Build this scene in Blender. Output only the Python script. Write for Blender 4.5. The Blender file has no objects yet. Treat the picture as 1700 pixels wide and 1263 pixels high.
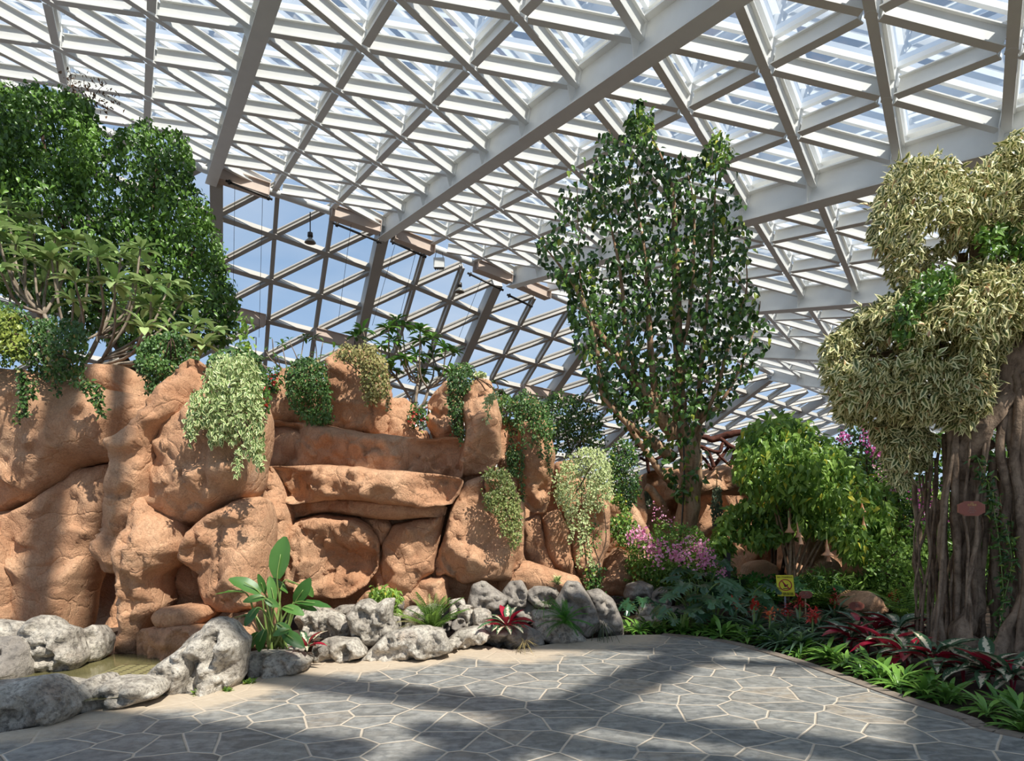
import bpy, math, random
import numpy as np
from mathutils import Vector
from mathutils.geometry import delaunay_2d_cdt

F, CX, CY, CH = 1100.0, 850.0, 850.0, 1.6      # pixels, pixels, pixels, metres
sc = bpy.context.scene
COL = sc.collection
PI = math.pi


def at(x, y, D):
    """the place seen at pixel (x, y), D metres in front of the viewer"""
    return np.array([(x - CX) / F * D, D, CH + (CY - y) / F * D])


def ground(x, y):
    D = F * CH / (y - CY)
    return np.array([(x - CX) / F * D, D, 0.0])


# ------------------------------------------------------------------ materials
class N:
    def __init__(s, name):
        s.m = bpy.data.materials.new(name)
        s.m.use_nodes = True
        s.t = s.m.node_tree
        s.t.nodes.clear()
        s.out = s.t.nodes.new('ShaderNodeOutputMaterial')

    def n(s, kind, **kw):
        nd = s.t.nodes.new('ShaderNode' + kind)
        for k, v in kw.items():
            if k[0] == '_':
                setattr(nd, k[1:], v)
            else:
                key = int(k[1:]) if k[0] == 'i' and k[1:].isdigit() else k.replace('_', ' ')
                if hasattr(v, 'is_linked') or isinstance(v, bpy.types.NodeSocket):
                    s.t.links.new(v, nd.inputs[key])
                else:
                    nd.inputs[key].default_value = v
        return nd

    def link(s, a, b):
        s.t.links.new(a, b)

    def ramp(s, fac, stops, interp='LINEAR'):
        nd = s.t.nodes.new('ShaderNodeValToRGB')
        nd.color_ramp.interpolation = interp
        while len(nd.color_ramp.elements) > 1:
            nd.color_ramp.elements.remove(nd.color_ramp.elements[-1])
        nd.color_ramp.elements[0].position = stops[0][0]
        nd.color_ramp.elements[0].color = c4(stops[0][1])
        for p, c in stops[1:]:
            e = nd.color_ramp.elements.new(p)
            e.color = c4(c)
        s.link(fac, nd.inputs[0])
        return nd.outputs[0]

    def mix(s, f, a, b, mode='MIX'):
        nd = s.t.nodes.new('ShaderNodeMix')
        nd.data_type = 'RGBA'
        nd.blend_type = mode
        for key, v in ((0, f), (6, a), (7, b)):
            if isinstance(v, bpy.types.NodeSocket):
                s.link(v, nd.inputs[key])
            else:
                nd.inputs[key].default_value = c4(v) if key else v
        return nd.outputs[2]

    def math(s, op, a, b=0.0, c=0.0):
        nd = s.t.nodes.new('ShaderNodeMath')
        nd.operation = op
        for k, v in ((0, a), (1, b), (2, c)):
            if isinstance(v, bpy.types.NodeSocket):
                s.link(v, nd.inputs[k])
            else:
                nd.inputs[k].default_value = v
        return nd.outputs[0]

    def noise(s, scale, detail=4, rough=.55, vec=None, dist=0.0):
        nd = s.n('TexNoise', Scale=scale, Detail=detail, Roughness=rough, Distortion=dist)
        s.link(vec if vec is not None else s.pos(), nd.inputs['Vector'])
        return nd.outputs[0]

    def pos(s, scale=None):
        g = s.t.nodes.new('ShaderNodeNewGeometry').outputs['Position']
        if scale:
            m = s.t.nodes.new('ShaderNodeMapping')
            m.inputs['Scale'].default_value = scale
            s.link(g, m.inputs['Vector'])
            return m.outputs[0]
        return g

    def bump(s, h, strength=.5, dist=.02, normal=None):
        nd = s.n('Bump', Strength=strength, Distance=dist, Height=h)
        if normal is not None:
            s.link(normal, nd.inputs['Normal'])
        return nd.outputs[0]

    def princ(s, color, rough=.6, normal=None, metal=0.0, spec=.5, finish=True):
        nd = s.t.nodes.new('ShaderNodeBsdfPrincipled')
        for key, v in (('Base Color', color), ('Roughness', rough), ('Metallic', metal), ('Specular IOR Level', spec)):
            if isinstance(v, bpy.types.NodeSocket):
                s.link(v, nd.inputs[key])
            else:
                nd.inputs[key].default_value = c4(v) if key == 'Base Color' else v
        if normal is not None:
            s.link(normal, nd.inputs['Normal'])
        if finish:
            s.link(nd.outputs[0], s.out.inputs[0])
        return nd.outputs[0]


def c4(c):
    """sRGB 0..255 triple or a linear 0..1 tuple -> linear RGBA"""
    if isinstance(c, (tuple, list)) and max(c[:3]) > 1.001:
        f = lambda v: (v / 255 / 12.92) if v / 255 <= .04045 else ((v / 255 + .055) / 1.055) ** 2.4
        return (f(c[0]), f(c[1]), f(c[2]), 1)
    return (c[0], c[1], c[2], 1)


def plain(name, col, rough=.5, metal=0.0, vary=.06, scale=6, spec=.5, bump=.0):
    m = N(name)
    nz = m.noise(scale, 5)
    a = tuple(v * (1 - vary) for v in c4(col)[:3])
    b = tuple(min(1, v * (1 + vary)) for v in c4(col)[:3])
    c = m.ramp(nz, [(.3, a), (.7, b)])
    m.princ(c, rough, m.bump(nz, bump, .02) if bump else None, metal, spec)
    return m.m


def leafmat(name, dark, light, edge=None, rough=.42, trans=.3, third=None, spec=.5):
    """colour from the leaf's own attributes: R how light, G how near the rim, B odd leaves"""
    m = N(name)
    at_ = m.n('Attribute', _attribute_name='col')
    sp = m.n('SeparateColor', i0=at_.outputs[0])
    c = m.mix(sp.outputs[0], dark, light)
    if third:
        c = m.mix(m.ramp(sp.outputs[2], [(.93, (0, 0, 0)), (.97, (1, 1, 1))]), c, third)
    if edge:
        nz = m.noise(60, 2)
        g = m.math('ADD', sp.outputs[1], m.math('MULTIPLY', m.math('SUBTRACT', nz, .5), .8))
        c = m.mix(m.ramp(g, [(.35, (0, 0, 0)), (.55, (1, 1, 1))]), c, edge)
    p = m.princ(c, rough, None, 0, spec, finish=False)
    tr = m.n('BsdfTranslucent', Color=c)
    mx = m.n('MixShader', Fac=trans, i1=p, i2=tr.outputs[0])
    m.link(mx.outputs[0], m.out.inputs[0])
    return m.m


# ------------------------------------------------------------------ objects
def tag(o, label=None, cat=None, group=None, kind=None):
    if label: o['label'] = label
    if cat: o['category'] = cat
    if group: o['group'] = group
    if kind: o['kind'] = kind
    return o


def empty(name, loc=(0, 0, 0), label=None, cat=None, group=None, kind=None):
    o = bpy.data.objects.new(name, None)
    o.location = loc
    o.empty_display_size = .1
    COL.objects.link(o)
    return tag(o, label, cat, group, kind)


def link(o, parent=None):
    COL.objects.link(o)
    if parent is not None:
        o.parent = parent
        o.matrix_parent_inverse.identity()
        if parent.parent is not None:      # parents here are only moved, never turned, while building
            off = Vector(parent.location) + Vector(parent.parent.location)
        else:
            off = Vector(parent.location)
        o.location = Vector(o.location) - off
    return o


def npmesh(name, V, faces, mat, parent=None, smooth=False, col=None, attr=None):
    """V (n,3); faces: list of index lists, or an (m,k) array"""
    me = bpy.data.meshes.new(name)
    V = np.asarray(V, np.float32)
    me.vertices.add(len(V))
    me.vertices.foreach_set('co', V.ravel())
    if isinstance(faces, np.ndarray):
        k = faces.shape[1]
        idx = faces.astype(np.int32).ravel()
        starts = np.arange(0, len(idx), k, dtype=np.int32)
        tot = np.full(len(starts), k, np.int32)
    else:
        tot = np.array([len(f) for f in faces], np.int32)
        idx = np.array([i for f in faces for i in f], np.int32)
        starts = np.concatenate([[0], np.cumsum(tot)[:-1]]).astype(np.int32)
    me.loops.add(len(idx))
    me.loops.foreach_set('vertex_index', idx)
    me.polygons.add(len(starts))
    me.polygons.foreach_set('loop_start', starts)
    me.polygons.foreach_set('loop_total', tot)
    me.polygons.foreach_set('use_smooth', np.full(len(starts), bool(smooth)))
    me.update(calc_edges=True)
    if col is not None:
        a = me.color_attributes.new('col', 'FLOAT_COLOR', 'POINT')
        a.data.foreach_set('color', np.asarray(col, np.float32).ravel())
    if attr:
        for k2, v in attr.items():
            a = me.attributes.new(k2, 'FLOAT', 'POINT')
            a.data.foreach_set('value', np.asarray(v, np.float32))
    me.validate()
    for m in (mat if isinstance(mat, (list, tuple)) else [mat]):
        me.materials.append(m)
    return link(bpy.data.objects.new(name, me), parent)


def unit(v):
    v = np.asarray(v, float)
    return v / (np.linalg.norm(v, axis=-1, keepdims=True) + 1e-12)


class MB:
    def __init__(s): s.V = []; s.Fc = []; s.n = 0

    def add(s, V, faces):
        V = np.asarray(V, float)
        s.V.append(V)
        s.Fc += [[i + s.n for i in f] for f in faces]
        s.n += len(V)
        return s

    def box(s, c, X, Y, Z):
        c, X, Y, Z = (np.asarray(q, float) for q in (c, X, Y, Z))
        V = [c + a * X + b * Y + d * Z for a in (-1, 1) for b in (-1, 1) for d in (-1, 1)]
        return s.add(V, [(0, 1, 3, 2), (4, 6, 7, 5), (0, 4, 5, 1), (2, 3, 7, 6), (0, 2, 6, 4), (1, 5, 7, 3)])

    def bar(s, p, q, up, w, h, lift=0.0):
        """box from p to q, w wide, h deep; lift moves its centre along up"""
        p = np.asarray(p, float); q = np.asarray(q, float)
        d = q - p; L = np.linalg.norm(d)
        if L < 1e-4: return s
        side = unit(np.cross(d, up)); u2 = unit(np.cross(side, d))
        return s.box((p + q) / 2 + u2 * lift, d / 2, side * w / 2, u2 * h / 2)

    def tube(s, pts, radii, seg=8, cap=True, wob=0.0, rnd=None):
        pts = np.asarray(pts, float); n = len(pts)
        radii = np.broadcast_to(np.asarray(radii, float), (n,))
        T = unit(np.gradient(pts, axis=0))
        ref = np.array([0, 0, 1.]) if abs(T[0][2]) < .9 else np.array([1., 0, 0])
        u = unit(np.cross(T[0], ref)); V = []
        for i in range(n):
            u = unit(u - T[i] * np.dot(u, T[i])); w = np.cross(T[i], u)
            for k in range(seg):
                a = 2 * PI * k / seg
                r = radii[i]
                if wob:
                    r = r * (1 + wob * math.sin(3 * a + i * .35) * .5 + wob * math.sin(2 * a - i * .22 + 1) * .5)
                V.append(pts[i] + (u * math.cos(a) + w * math.sin(a)) * r)
        Fs = []
        for i in range(n - 1):
            for k in range(seg):
                a = i * seg + k; b = i * seg + (k + 1) % seg
                Fs.append((a, b, b + seg, a + seg))
        if cap:
            Fs.append(tuple(range(seg))[::-1]); Fs.append(tuple((n - 1) * seg + k for k in range(seg)))
        return s.add(V, Fs)

    def lathe(s, c, prof, seg=20):
        """prof: (r, z) pairs round the vertical through c"""
        V = []; n = len(prof)
        for r, z in prof:
            for k in range(seg):
                a = 2 * PI * k / seg
                V.append((c[0] + r * math.cos(a), c[1] + r * math.sin(a), c[2] + z))
        Fs = [(i * seg + k, i * seg + (k + 1) % seg, (i + 1) * seg + (k + 1) % seg, (i + 1) * seg + k)
              for i in range(n - 1) for k in range(seg)]
        return s.add(V, Fs)

    def build(s, name, mat, parent=None, smooth=False):
        if not s.V: return None
        return npmesh(name, np.concatenate(s.V), s.Fc, mat, parent, smooth)


def spline(pts, n=8):
    """Catmull-Rom through the points (rows may carry extra columns such as the radius)"""
    P = np.asarray(pts, float)
    if len(P) < 3:
        t = np.linspace(0, 1, n + 1)[:, None]
        return P[0] * (1 - t) + P[-1] * t
    Q = np.vstack([2 * P[0] - P[1], P, 2 * P[-1] - P[-2]]); out = []
    for i in range(1, len(Q) - 2):
        for k in range(n):
            t = k / n
            out.append(.5 * ((2 * Q[i]) + (Q[i + 1] - Q[i - 1]) * t + (2 * Q[i - 1] - 5 * Q[i] + 4 * Q[i + 1] - Q[i + 2]) * t * t
                             + (3 * Q[i] - Q[i - 1] - 3 * Q[i + 1] + Q[i + 2]) * t ** 3))
    out.append(P[-1])
    return np.array(out)


# ------------------------------------------------------------------ noise
def _h(ix, iy, iz, seed):
    h = (ix * 374761393 + iy * 668265263 + iz * 2147483647 + seed * 974634777) & 0xffffffff
    h = ((h ^ (h >> 13)) * 1274126177) & 0xffffffff
    return ((h ^ (h >> 16)) & 0xffff) / 65535.0


def vnoise(p, seed=0):
    p = np.asarray(p, float)
    i = np.floor(p).astype(np.int64); f = p - i; f = f * f * (3 - 2 * f)
    r = 0
    for a in (0, 1):
        for b in (0, 1):
            for c in (0, 1):
                w = (f[:, 0] if a else 1 - f[:, 0]) * (f[:, 1] if b else 1 - f[:, 1]) * (f[:, 2] if c else 1 - f[:, 2])
                r = r + w * _h(i[:, 0] + a, i[:, 1] + b, i[:, 2] + c, seed)
    return r * 2 - 1


def fbm(p, seed=0, o=4):
    r = 0; a = 1.0; p = np.asarray(p, float)
    for k in range(o):
        r = r + a * vnoise(p, seed + k); a *= .5; p = p * 2.03 + 7.1
    return r


# ------------------------------------------------------------------ outlines
def inpoly(P, poly):
    x, y = P[:, 0], P[:, 1]; r = np.zeros(len(P), bool)
    n = len(poly)
    for i in range(n):
        x1, y1 = poly[i]; x2, y2 = poly[(i + 1) % n]
        if y1 == y2: continue
        c = ((y1 > y) != (y2 > y)) & (x < (x2 - x1) * (y - y1) / (y2 - y1) + x1)
        r ^= c
    return r


def distpoly(P, poly):
    d = np.full(len(P), 1e9); n = len(poly)
    for i in range(n):
        a = poly[i]; b = poly[(i + 1) % n]; ab = b - a
        t = np.clip(((P - a) @ ab) / (ab @ ab + 1e-12), 0, 1)
        d = np.minimum(d, np.linalg.norm(P - a - t[:, None] * ab, axis=1))
    return d


def chaikin(P, it=1):
    P = np.asarray(P, float)
    for _ in range(it):
        Q = np.roll(P, -1, 0)
        P = np.stack([P * .88 + Q * .12, P * .12 + Q * .88], 1).reshape(-1, 2)
    return P


def resample(P, step):
    out = []
    for i in range(len(P)):
        a = P[i]; b = P[(i + 1) % len(P)]; L = np.linalg.norm(b - a); k = max(1, int(round(L / step)))
        for j in range(k): out.append(a + (b - a) * j / k)
    return np.array(out)


def rock(name, poly, D, mat, th=.8, bulge=.3, res=.06, facet=.05, fsize=.45, rough=.02, seed=1, tilt=(0, 0),
         edge=None, pits=0, ridged=0.0, grooves=(), strata=0.0, label=None, cat='rock', group=None, kind=None, parent=None, base=None):
    """a closed boulder whose front has the outline poly (pixels) when seen from the path; D metres away"""
    rs = np.random.RandomState(seed)
    Db = D + bulge
    P = np.array([[(x - CX) / F * Db, CH + (CY - y) / F * Db] for x, y in poly])
    P = resample(chaikin(P), res)
    jn = np.stack([fbm(np.c_[P * 2.5, P[:, :1] * 0 + seed], seed, 3), fbm(np.c_[P * 2.5, P[:, :1] * 0 + seed + 9], seed + 5, 3)], 1)
    P = P + jn * min(.03, res * .7)
    lo = P.min(0); hi = P.max(0)
    gx = np.arange(lo[0], hi[0], res); gy = np.arange(lo[1], hi[1], res * .87)
    G = np.array([(x + (res / 2 if k % 2 else 0), y) for k, y in enumerate(gy) for x in gx])
    G += rs.uniform(-.22, .22, G.shape) * res
    G = G[inpoly(G, P)]
    if len(G): G = G[distpoly(G, P) > res * .45]
    nb = len(P)
    allp = np.vstack([P, G]) if len(G) else P
    r = delaunay_2d_cdt([Vector(q) for q in allp], [(i, (i + 1) % nb) for i in range(nb)], [], 1, 1e-6)
    V2 = np.array([(q.x, q.y) for q in r[0]]); tri = [f for f in r[2] if len(f) == 3]
    T = np.array(tri); d = distpoly(V2, P)
    onb = d < 1e-5
    W = edge or max(.04, min(.13, d.max() * .45))
    prof = .74 * np.sqrt(np.clip(1 - (1 - np.clip(d / W, 0, 1)) ** 2, 0, 1)) + .26 * np.sqrt(np.clip(1 - (1 - np.clip(d / (W * 3), 0, 1)) ** 2, 0, 1))
    c = (lo + hi) / 2
    # facets: a chipped, convex skin made of tilted planes, then smaller broken steps
    A = max((hi - lo).prod(), .05)
    K = max(4, int(A / (fsize ** 2) * 1.1) + 2)
    S = rs.uniform(lo, hi, (K, 2)); kap = facet * 5.5 / max(.5, min(hi - lo))
    p3 = np.c_[V2, np.full(len(V2), seed * 3.7)]
    wp = V2 + np.stack([fbm(p3 * 1.7, seed + 2, 3), fbm(p3 * 1.7 + 31, seed + 3, 3)], 1) * fsize * .16
    gr = (S - c) * kap * 2 + rs.normal(0, facet * 6.0, (K, 2)); off = kap * ((S - c) ** 2).sum(1) + rs.normal(0, facet * .7, K)
    env = np.full(len(V2), -1e9)
    for k in range(K):
        far = np.linalg.norm(wp - S[k], axis=1)
        env = np.maximum(env, off[k] + ((wp - S[k]) * gr[k]).sum(1) - np.clip(far - fsize * 1.6, 0, 9) * 1.2)
    h = env - np.median(env)
    h = np.clip(h, -facet * 3.5, facet * 6)
    K2 = max(5, int(A / ((fsize * .42) ** 2)) + 2)
    S2 = rs.uniform(lo, hi, (K2, 2)); o2 = rs.normal(0, facet * .42, K2); g2 = rs.normal(0, facet * 5.0, (K2, 2)) * (rs.uniform(0, 1, (K2, 1)) < .75)
    wp2 = V2 + np.stack([fbm(p3 * 3.7 + 5, seed + 22, 2), fbm(p3 * 3.7 + 41, seed + 23, 2)], 1) * fsize * .12
    for a0 in range(0, len(V2), 4000):
        q2 = wp2[a0:a0 + 4000]; d2 = np.linalg.norm(q2[:, None] - S2[None], axis=2)
        w2 = np.exp(-(d2 - d2.min(1, keepdims=True)) * 110 / fsize); w2 /= w2.sum(1, keepdims=True)
        h[a0:a0 + 4000] += (w2 * (o2[None] + ((V2[a0:a0 + 4000, None] - S2[None]) * g2[None]).sum(2))).sum(1)
    h += fbm(p3 * 1.3, seed + 11, 3) * facet * .9
    if strata:
        zz = V2[:, 1] + fbm(p3 * .8, seed + 12, 2) * .12
        h += strata * (np.abs(((zz * 3.3) % 1) - .5) * 2 - .5) * (1 + vnoise(p3 * 2, seed + 4)) * .5
    h += fbm(p3 * 6, seed + 13, 4) * rough
    if ridged: h -= (np.abs(fbm(p3 * 5.5, seed + 14, 4)) - .4) * ridged
    for k in range(pits):
        q = V2[rs.randint(len(V2))]; R = rs.uniform(.02, .07); dp = rs.uniform(.4, 1.2) * R
        e = V2 - q; e = e * [1, rs.uniform(.5, 1.2)]
        h += dp * 1.4 * np.exp(-((e ** 2).sum(1) / R ** 2) ** 2)
    for gl in grooves:
        g = np.array([[(x - CX) / F * D, CH + (CY - y) / F * D] for x, y in gl[0]])
        ds = np.full(len(V2), 1e9)
        for a, b in zip(g[:-1], g[1:]):
            ab = b - a; t = np.clip(((V2 - a) @ ab) / (ab @ ab), 0, 1)
            ds = np.minimum(ds, np.linalg.norm(V2 - a - t[:, None] * ab, axis=1))
        h += gl[2] * np.exp(-(ds / gl[1]) ** 2)
    y = D + bulge * (1 - prof) + h * np.clip(d / (W * .5), 0, 1) + (V2[:, 0] - c[0]) * tilt[0] + (V2[:, 1] - c[1]) * tilt[1]
    front = np.c_[V2[:, 0], y, V2[:, 1]]
    pb = np.sqrt(np.clip(1 - (1 - np.clip(d / max(W, d.max() * .9), 0, 1)) ** 2, 0, 1))
    yb = D + bulge + th * pb + (V2[:, 0] - c[0]) * tilt[0] + (V2[:, 1] - c[1]) * tilt[1]
    back = np.c_[V2[:, 0], yb, V2[:, 1]]
    imap = np.arange(len(V2)); nin = np.where(~onb)[0]; imap[nin] = len(V2) + np.arange(len(nin))
    cr = np.cross(V2[T[:, 1]] - V2[T[:, 0]], V2[T[:, 2]] - V2[T[:, 0]])
    T = np.where((cr < 0)[:, None], T[:, ::-1], T)
    FF = np.vstack([T, imap[T[:, ::-1]]])
    VV = np.vstack([front, back[nin]])
    if base is None: base = np.array([c[0], Db, lo[1]])
    if parent is None:
        VV = VV - base
    o = npmesh(name, VV, FF, mat, parent, smooth=True)
    if parent is None: o.location = base
    return tag(o, label, cat if label else None, group, kind)


# ------------------------------------------------------------------ leaves
def T_leaf(w=.5, fold=.12, curl=.15, point=.55):
    """broad leaf, length 1 along +y: verts, faces, rim weight"""
    V = [(0, 0, 0), (-w * .42, .28, fold), (0, .32, 0), (w * .42, .28, fold), (-w * .36, point, fold * .8 - curl * .4), (0, .62, -curl * .3),
         (w * .36, point, fold * .8 - curl * .4), (0, 1, -curl)]
    Fs = [(0, 2, 1), (0, 3, 2), (1, 2, 5), (1, 5, 4), (2, 3, 6), (2, 6, 5), (4, 5, 7), (5, 6, 7)]
    return np.array(V, float), np.array(Fs), np.array([0, 1, 0, 1, 1, 0, 1, 1.])


def T_small(w=.55, fold=.1):
    V = [(0, 0, 0), (-w / 2, .45, fold), (w / 2, .45, fold), (0, 1, 0)]
    return np.array(V, float), np.array([(0, 3, 1), (0, 2, 3)]), np.array([.2, .8, .8, .5])


def T_blade(w=.12, arch=.35, n=5, fold=.25, widest=.55, sway=0.0):
    """long arching leaf of n segments with a midrib fold"""
    V = []; E = []
    for k in range(n + 1):
        t = k / n
        ww = w * (math.sin(PI * min(1, max(0, t)) ** (math.log(.5) / math.log(widest))) * .96 + .04 * (1 - t))
        y = t * (1 - .25 * arch * t); z = -arch * t * t
        V += [(-ww / 2, y, z + fold * ww), (0, y, z), (ww / 2, y, z + fold * ww)]; E += [1, 0, 1]
    Fs = []
    for k in range(n):
        a = 3 * k
        Fs += [(a, a + 1, a + 4), (a, a + 4, a + 3), (a + 1, a + 2, a + 5), (a + 1, a + 5, a + 4)]
    return np.array(V, float), np.array(Fs), np.array(E, float)


def T_frond(n=12, w=.42, arch=.4):
    """feather-shaped fern frond, length 1 along +y"""
    V = []; Fs = []; E = []
    def pt(t): return np.array([0, t * (1 - .2 * arch * t), -arch * t * t + .12 * t])
    for k in range(n):
        t = (k + .5) / n; p = pt(t); L = w * .5 * (math.sin(PI * (t * .86 + .1)) ** .8)
        for sgn in (-1, 1):
            i = len(V)
            V += [p + (0, -.15 / n, 0), p + (sgn * L * .5, .55 / n, -.02), p + (sgn * L, .95 / n, -.07), p + (sgn * L * .5, .12 / n, -.02)]
            E += [0, .5, 1, .5]; Fs += [(i, i + 1, i + 2), (i, i + 2, i + 3)]
    i = len(V)
    for k in range(5):
        p = pt(k / 4); V += [p + (-.006, 0, .004), p + (.006, 0, .004)]; E += [0, 0]
    for k in range(4):
        a = i + 2 * k; Fs += [(a, a + 1, a + 3), (a, a + 3, a + 2)]
    return np.array(V, float), np.array(Fs), np.array(E, float)


def leaves(name, tm, P, d, up, s, mat, parent=None, rs=None, tint=None, smooth=False, wscale=None):
    """copies of the template tm at points P, pointing along d, upper face towards up, length s"""
    rs = rs or np.random.RandomState(3)
    V0, F0, E0 = tm; n = len(P); P = np.asarray(P, float)
    d = unit(d); x = unit(np.cross(d, up)); z = np.cross(x, d)
    s = np.broadcast_to(np.asarray(s, float), (n,))[:, None, None]
    ws = 1.0 if wscale is None else np.asarray(wscale)[:, None, None]
    V = P[:, None] + s * (V0[None, :, :1] * x[:, None] * ws + V0[None, :, 1:2] * d[:, None] + V0[None, :, 2:] * z[:, None])
    k = len(V0)
    FF = (F0[None] + (np.arange(n) * k)[:, None, None]).reshape(-1, F0.shape[1])
    if tint is None: tint = rs.uniform(0, 1, n)
    col = np.zeros((n, k, 4)); col[..., 0] = np.clip(tint, 0, 1)[:, None]; col[..., 1] = E0[None]; col[..., 2] = rs.uniform(0, 1, n)[:, None]; col[..., 3] = 1
    return npmesh(name, V.reshape(-1, 3), FF, mat, parent, smooth, col=col.reshape(-1, 4))


def cloudpts(poly, D, thick, n, rs, clump=.5, cs=1.2, rim=.35, soft=12):
    """points filling a crown: outline poly (pixels) seen from the path, D metres off, thick metres front to back"""
    poly = np.array(poly, float); out = np.zeros((0, 3)); lo = poly.min(0); hi = poly.max(0)
    want = n; tries = 0
    while len(out) < want and tries < 60:
        tries += 1
        m = max(400, want * 2)
        q = rs.uniform(lo, hi, (m, 2)); q = q[inpoly(q, poly)]
        if not len(q): continue
        d = distpoly(q, poly); pr = np.sqrt(np.clip(1 - (1 - np.clip(d / (rim * min(hi - lo)), 0, 1)) ** 2, 0, 1))
        q = q + rs.normal(0, soft * .4, q.shape)
        yy = D + rs.uniform(-1, 1, len(q)) * thick / 2 * (pr * .9 + .1)
        p = np.c_[(q[:, 0] - CX) / F * yy, yy, CH + (CY - q[:, 1]) / F * yy]
        if clump: p = p[fbm(p * cs, 77, 2) > clump - .75]
        out = np.vstack([out, p])
    return out[:want]


def crown(name, tm, poly, D, thick, n, size, mat, parent=None, seed=1, clump=.5, cs=1.2, droop=.5, soft=12, rim=.35, facing=.5, smooth=False):
    rs = np.random.RandomState(seed)
    P = cloudpts(poly, D, thick, n, rs, clump, cs, rim, soft); n = len(P)
    d = rs.normal(0, 1, (n, 3)); d[:, 2] -= droop * 1.6; d = unit(d)
    up = unit(rs.normal(0, .55, (n, 3)) + [0.1, -facing, .8])
    tint = np.clip(.5 + fbm(P * 2.1, seed, 2) * .35 + rs.normal(0, .22, n), 0, 1)
    return leaves(name, tm, P, d, up, rs.uniform(.65, 1.25, n) * size, mat, parent, rs, tint, smooth)


def copytree(o, parent=None, name=None):
    c = o.copy()
    COL.objects.link(c)
    if parent is not None: c.parent = parent
    for ch in o.children: copytree(ch, c)
    return c
# ------------------------------------------------------------------ camera, sun, sky
cam = bpy.data.cameras.new('camera'); camo = bpy.data.objects.new('camera', cam); COL.objects.link(camo)
camo.location = (0, 0, CH); camo.rotation_euler = (PI / 2, 0, 0)
cam.sensor_width = 36; cam.lens = 36 * F / 1700; cam.shift_y = (CY - 631.5) / 1700; cam.clip_end = 400; cam.clip_start = .05
sc.camera = camo
SUN = unit(np.array([.50, -.62, 1.0]))
sl = bpy.data.lights.new('sun', 'SUN'); sl.energy = 6.8; sl.angle = .013; sl.color = (1, .94, .85)
so = bpy.data.objects.new('sun', sl); COL.objects.link(so)
so.rotation_euler = Vector(SUN).to_track_quat('Z', 'Y').to_euler()
w = bpy.data.worlds.new('sky'); sc.world = w; w.use_nodes = True
nt = w.node_tree; nt.nodes.clear()
wo = nt.nodes.new('ShaderNodeOutputWorld'); bg = nt.nodes.new('ShaderNodeBackground')
tc = nt.nodes.new('ShaderNodeTexCoord'); sx = nt.nodes.new('ShaderNodeSeparateXYZ')
nt.links.new(tc.outputs['Generated'], sx.inputs[0])
cr = nt.nodes.new('ShaderNodeValToRGB')
for p, c in ((0.0, (188, 208, 230)), (.12, (170, 198, 232)), (.35, (148, 178, 214)), (.75, (136, 168, 208))):
    if p == 0.0: e = cr.color_ramp.elements[0]; e.position = 0
    elif p == .75: e = cr.color_ramp.elements[-1]; e.position = p
    else: e = cr.color_ramp.elements.new(p)
    e.color = c4(c)
nt.links.new(sx.outputs[2], cr.inputs[0])
nz = nt.nodes.new('ShaderNodeTexNoise'); nz.inputs['Scale'].default_value = 2.4; nz.inputs['Detail'].default_value = 6
mp = nt.nodes.new('ShaderNodeMapping'); mp.inputs['Scale'].default_value = (1, 1, 2.6)
nt.links.new(tc.outputs['Generated'], mp.inputs[0]); nt.links.new(mp.outputs[0], nz.inputs['Vector'])
cl = nt.nodes.new('ShaderNodeValToRGB'); cl.color_ramp.elements[0].position = .45; cl.color_ramp.elements[1].position = .8
cl.color_ramp.elements[1].color = (.6, .6, .6, 1)
nt.links.new(nz.outputs[0], cl.inputs[0])
mxn = nt.nodes.new('ShaderNodeMix'); mxn.data_type = 'RGBA'
nt.links.new(cl.outputs[0], mxn.inputs[0]); nt.links.new(cr.outputs[0], mxn.inputs[6]); mxn.inputs[7].default_value = (.82, .86, .92, 1)
nt.links.new(mxn.outputs[2], bg.inputs[0]); bg.inputs[1].default_value = 1.0
nt.links.new(bg.outputs[0], wo.inputs[0])
vs = sc.view_settings
vs.view_transform = 'Standard'; vs.look = 'None'; vs.gamma = 1; vs.use_curve_mapping = False; vs.exposure = .12
sc.cycles.transparent_max_bounces = 16

# ------------------------------------------------------------------ the steel and glass hall
M_steel = plain('white_steel', (226, 226, 222), .45, 0, .03, 2)
M_wsteel = plain('grey_steel', (176, 172, 164), .5, 0, .04, 2)
M_bar = plain('glazing_bar_white', (235, 238, 240), .4, 0, .02, 2)
M_gasket = plain('dark_gasket', (50, 54, 58), .5)
M_fascia = plain('taupe_fascia', (196, 178, 164), .55, 0, .05, 3)
M_dark = plain('dark_metal', (70, 66, 62), .45, .6)


def glassmat(name, tint, haze, gloss, hazecol=(.9, .93, .97)):
    m = N(name)
    t = m.n('BsdfTransparent', Color=c4(tint))
    h = m.n('BsdfTranslucent', Color=c4(hazecol)); h2 = m.n('BsdfDiffuse', Color=c4(hazecol))
    hh = m.n('MixShader', Fac=.5, i1=h.outputs[0], i2=h2.outputs[0])
    st = m.math('MULTIPLY', m.ramp(m.noise(1.0, 4, .6, m.pos((.35, 2.2, 1))), [(.35, (.5, .5, .5)), (.75, (1, 1, 1))]), haze)
    a = m.n('MixShader', Fac=st, i1=t.outputs[0], i2=hh.outputs[0])
    g = m.n('BsdfGlossy', Color=(.9, .93, .96, 1), Roughness=.03)
    lw = m.n('LayerWeight', Blend=.25)
    fr = m.math('MULTIPLY', lw.outputs['Fresnel'], gloss)
    b = m.n('MixShader', Fac=fr, i1=a.outputs[0], i2=g.outputs[0])
    m.link(b.outputs[0], m.out.inputs[0])
    return m.m


M_roofglass = glassmat('roof_glass', (.93, .96, .98), .10, .5)
M_wallglass = glassmat('wall_glass', (.95, .97, .98), .02, .35)

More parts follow.
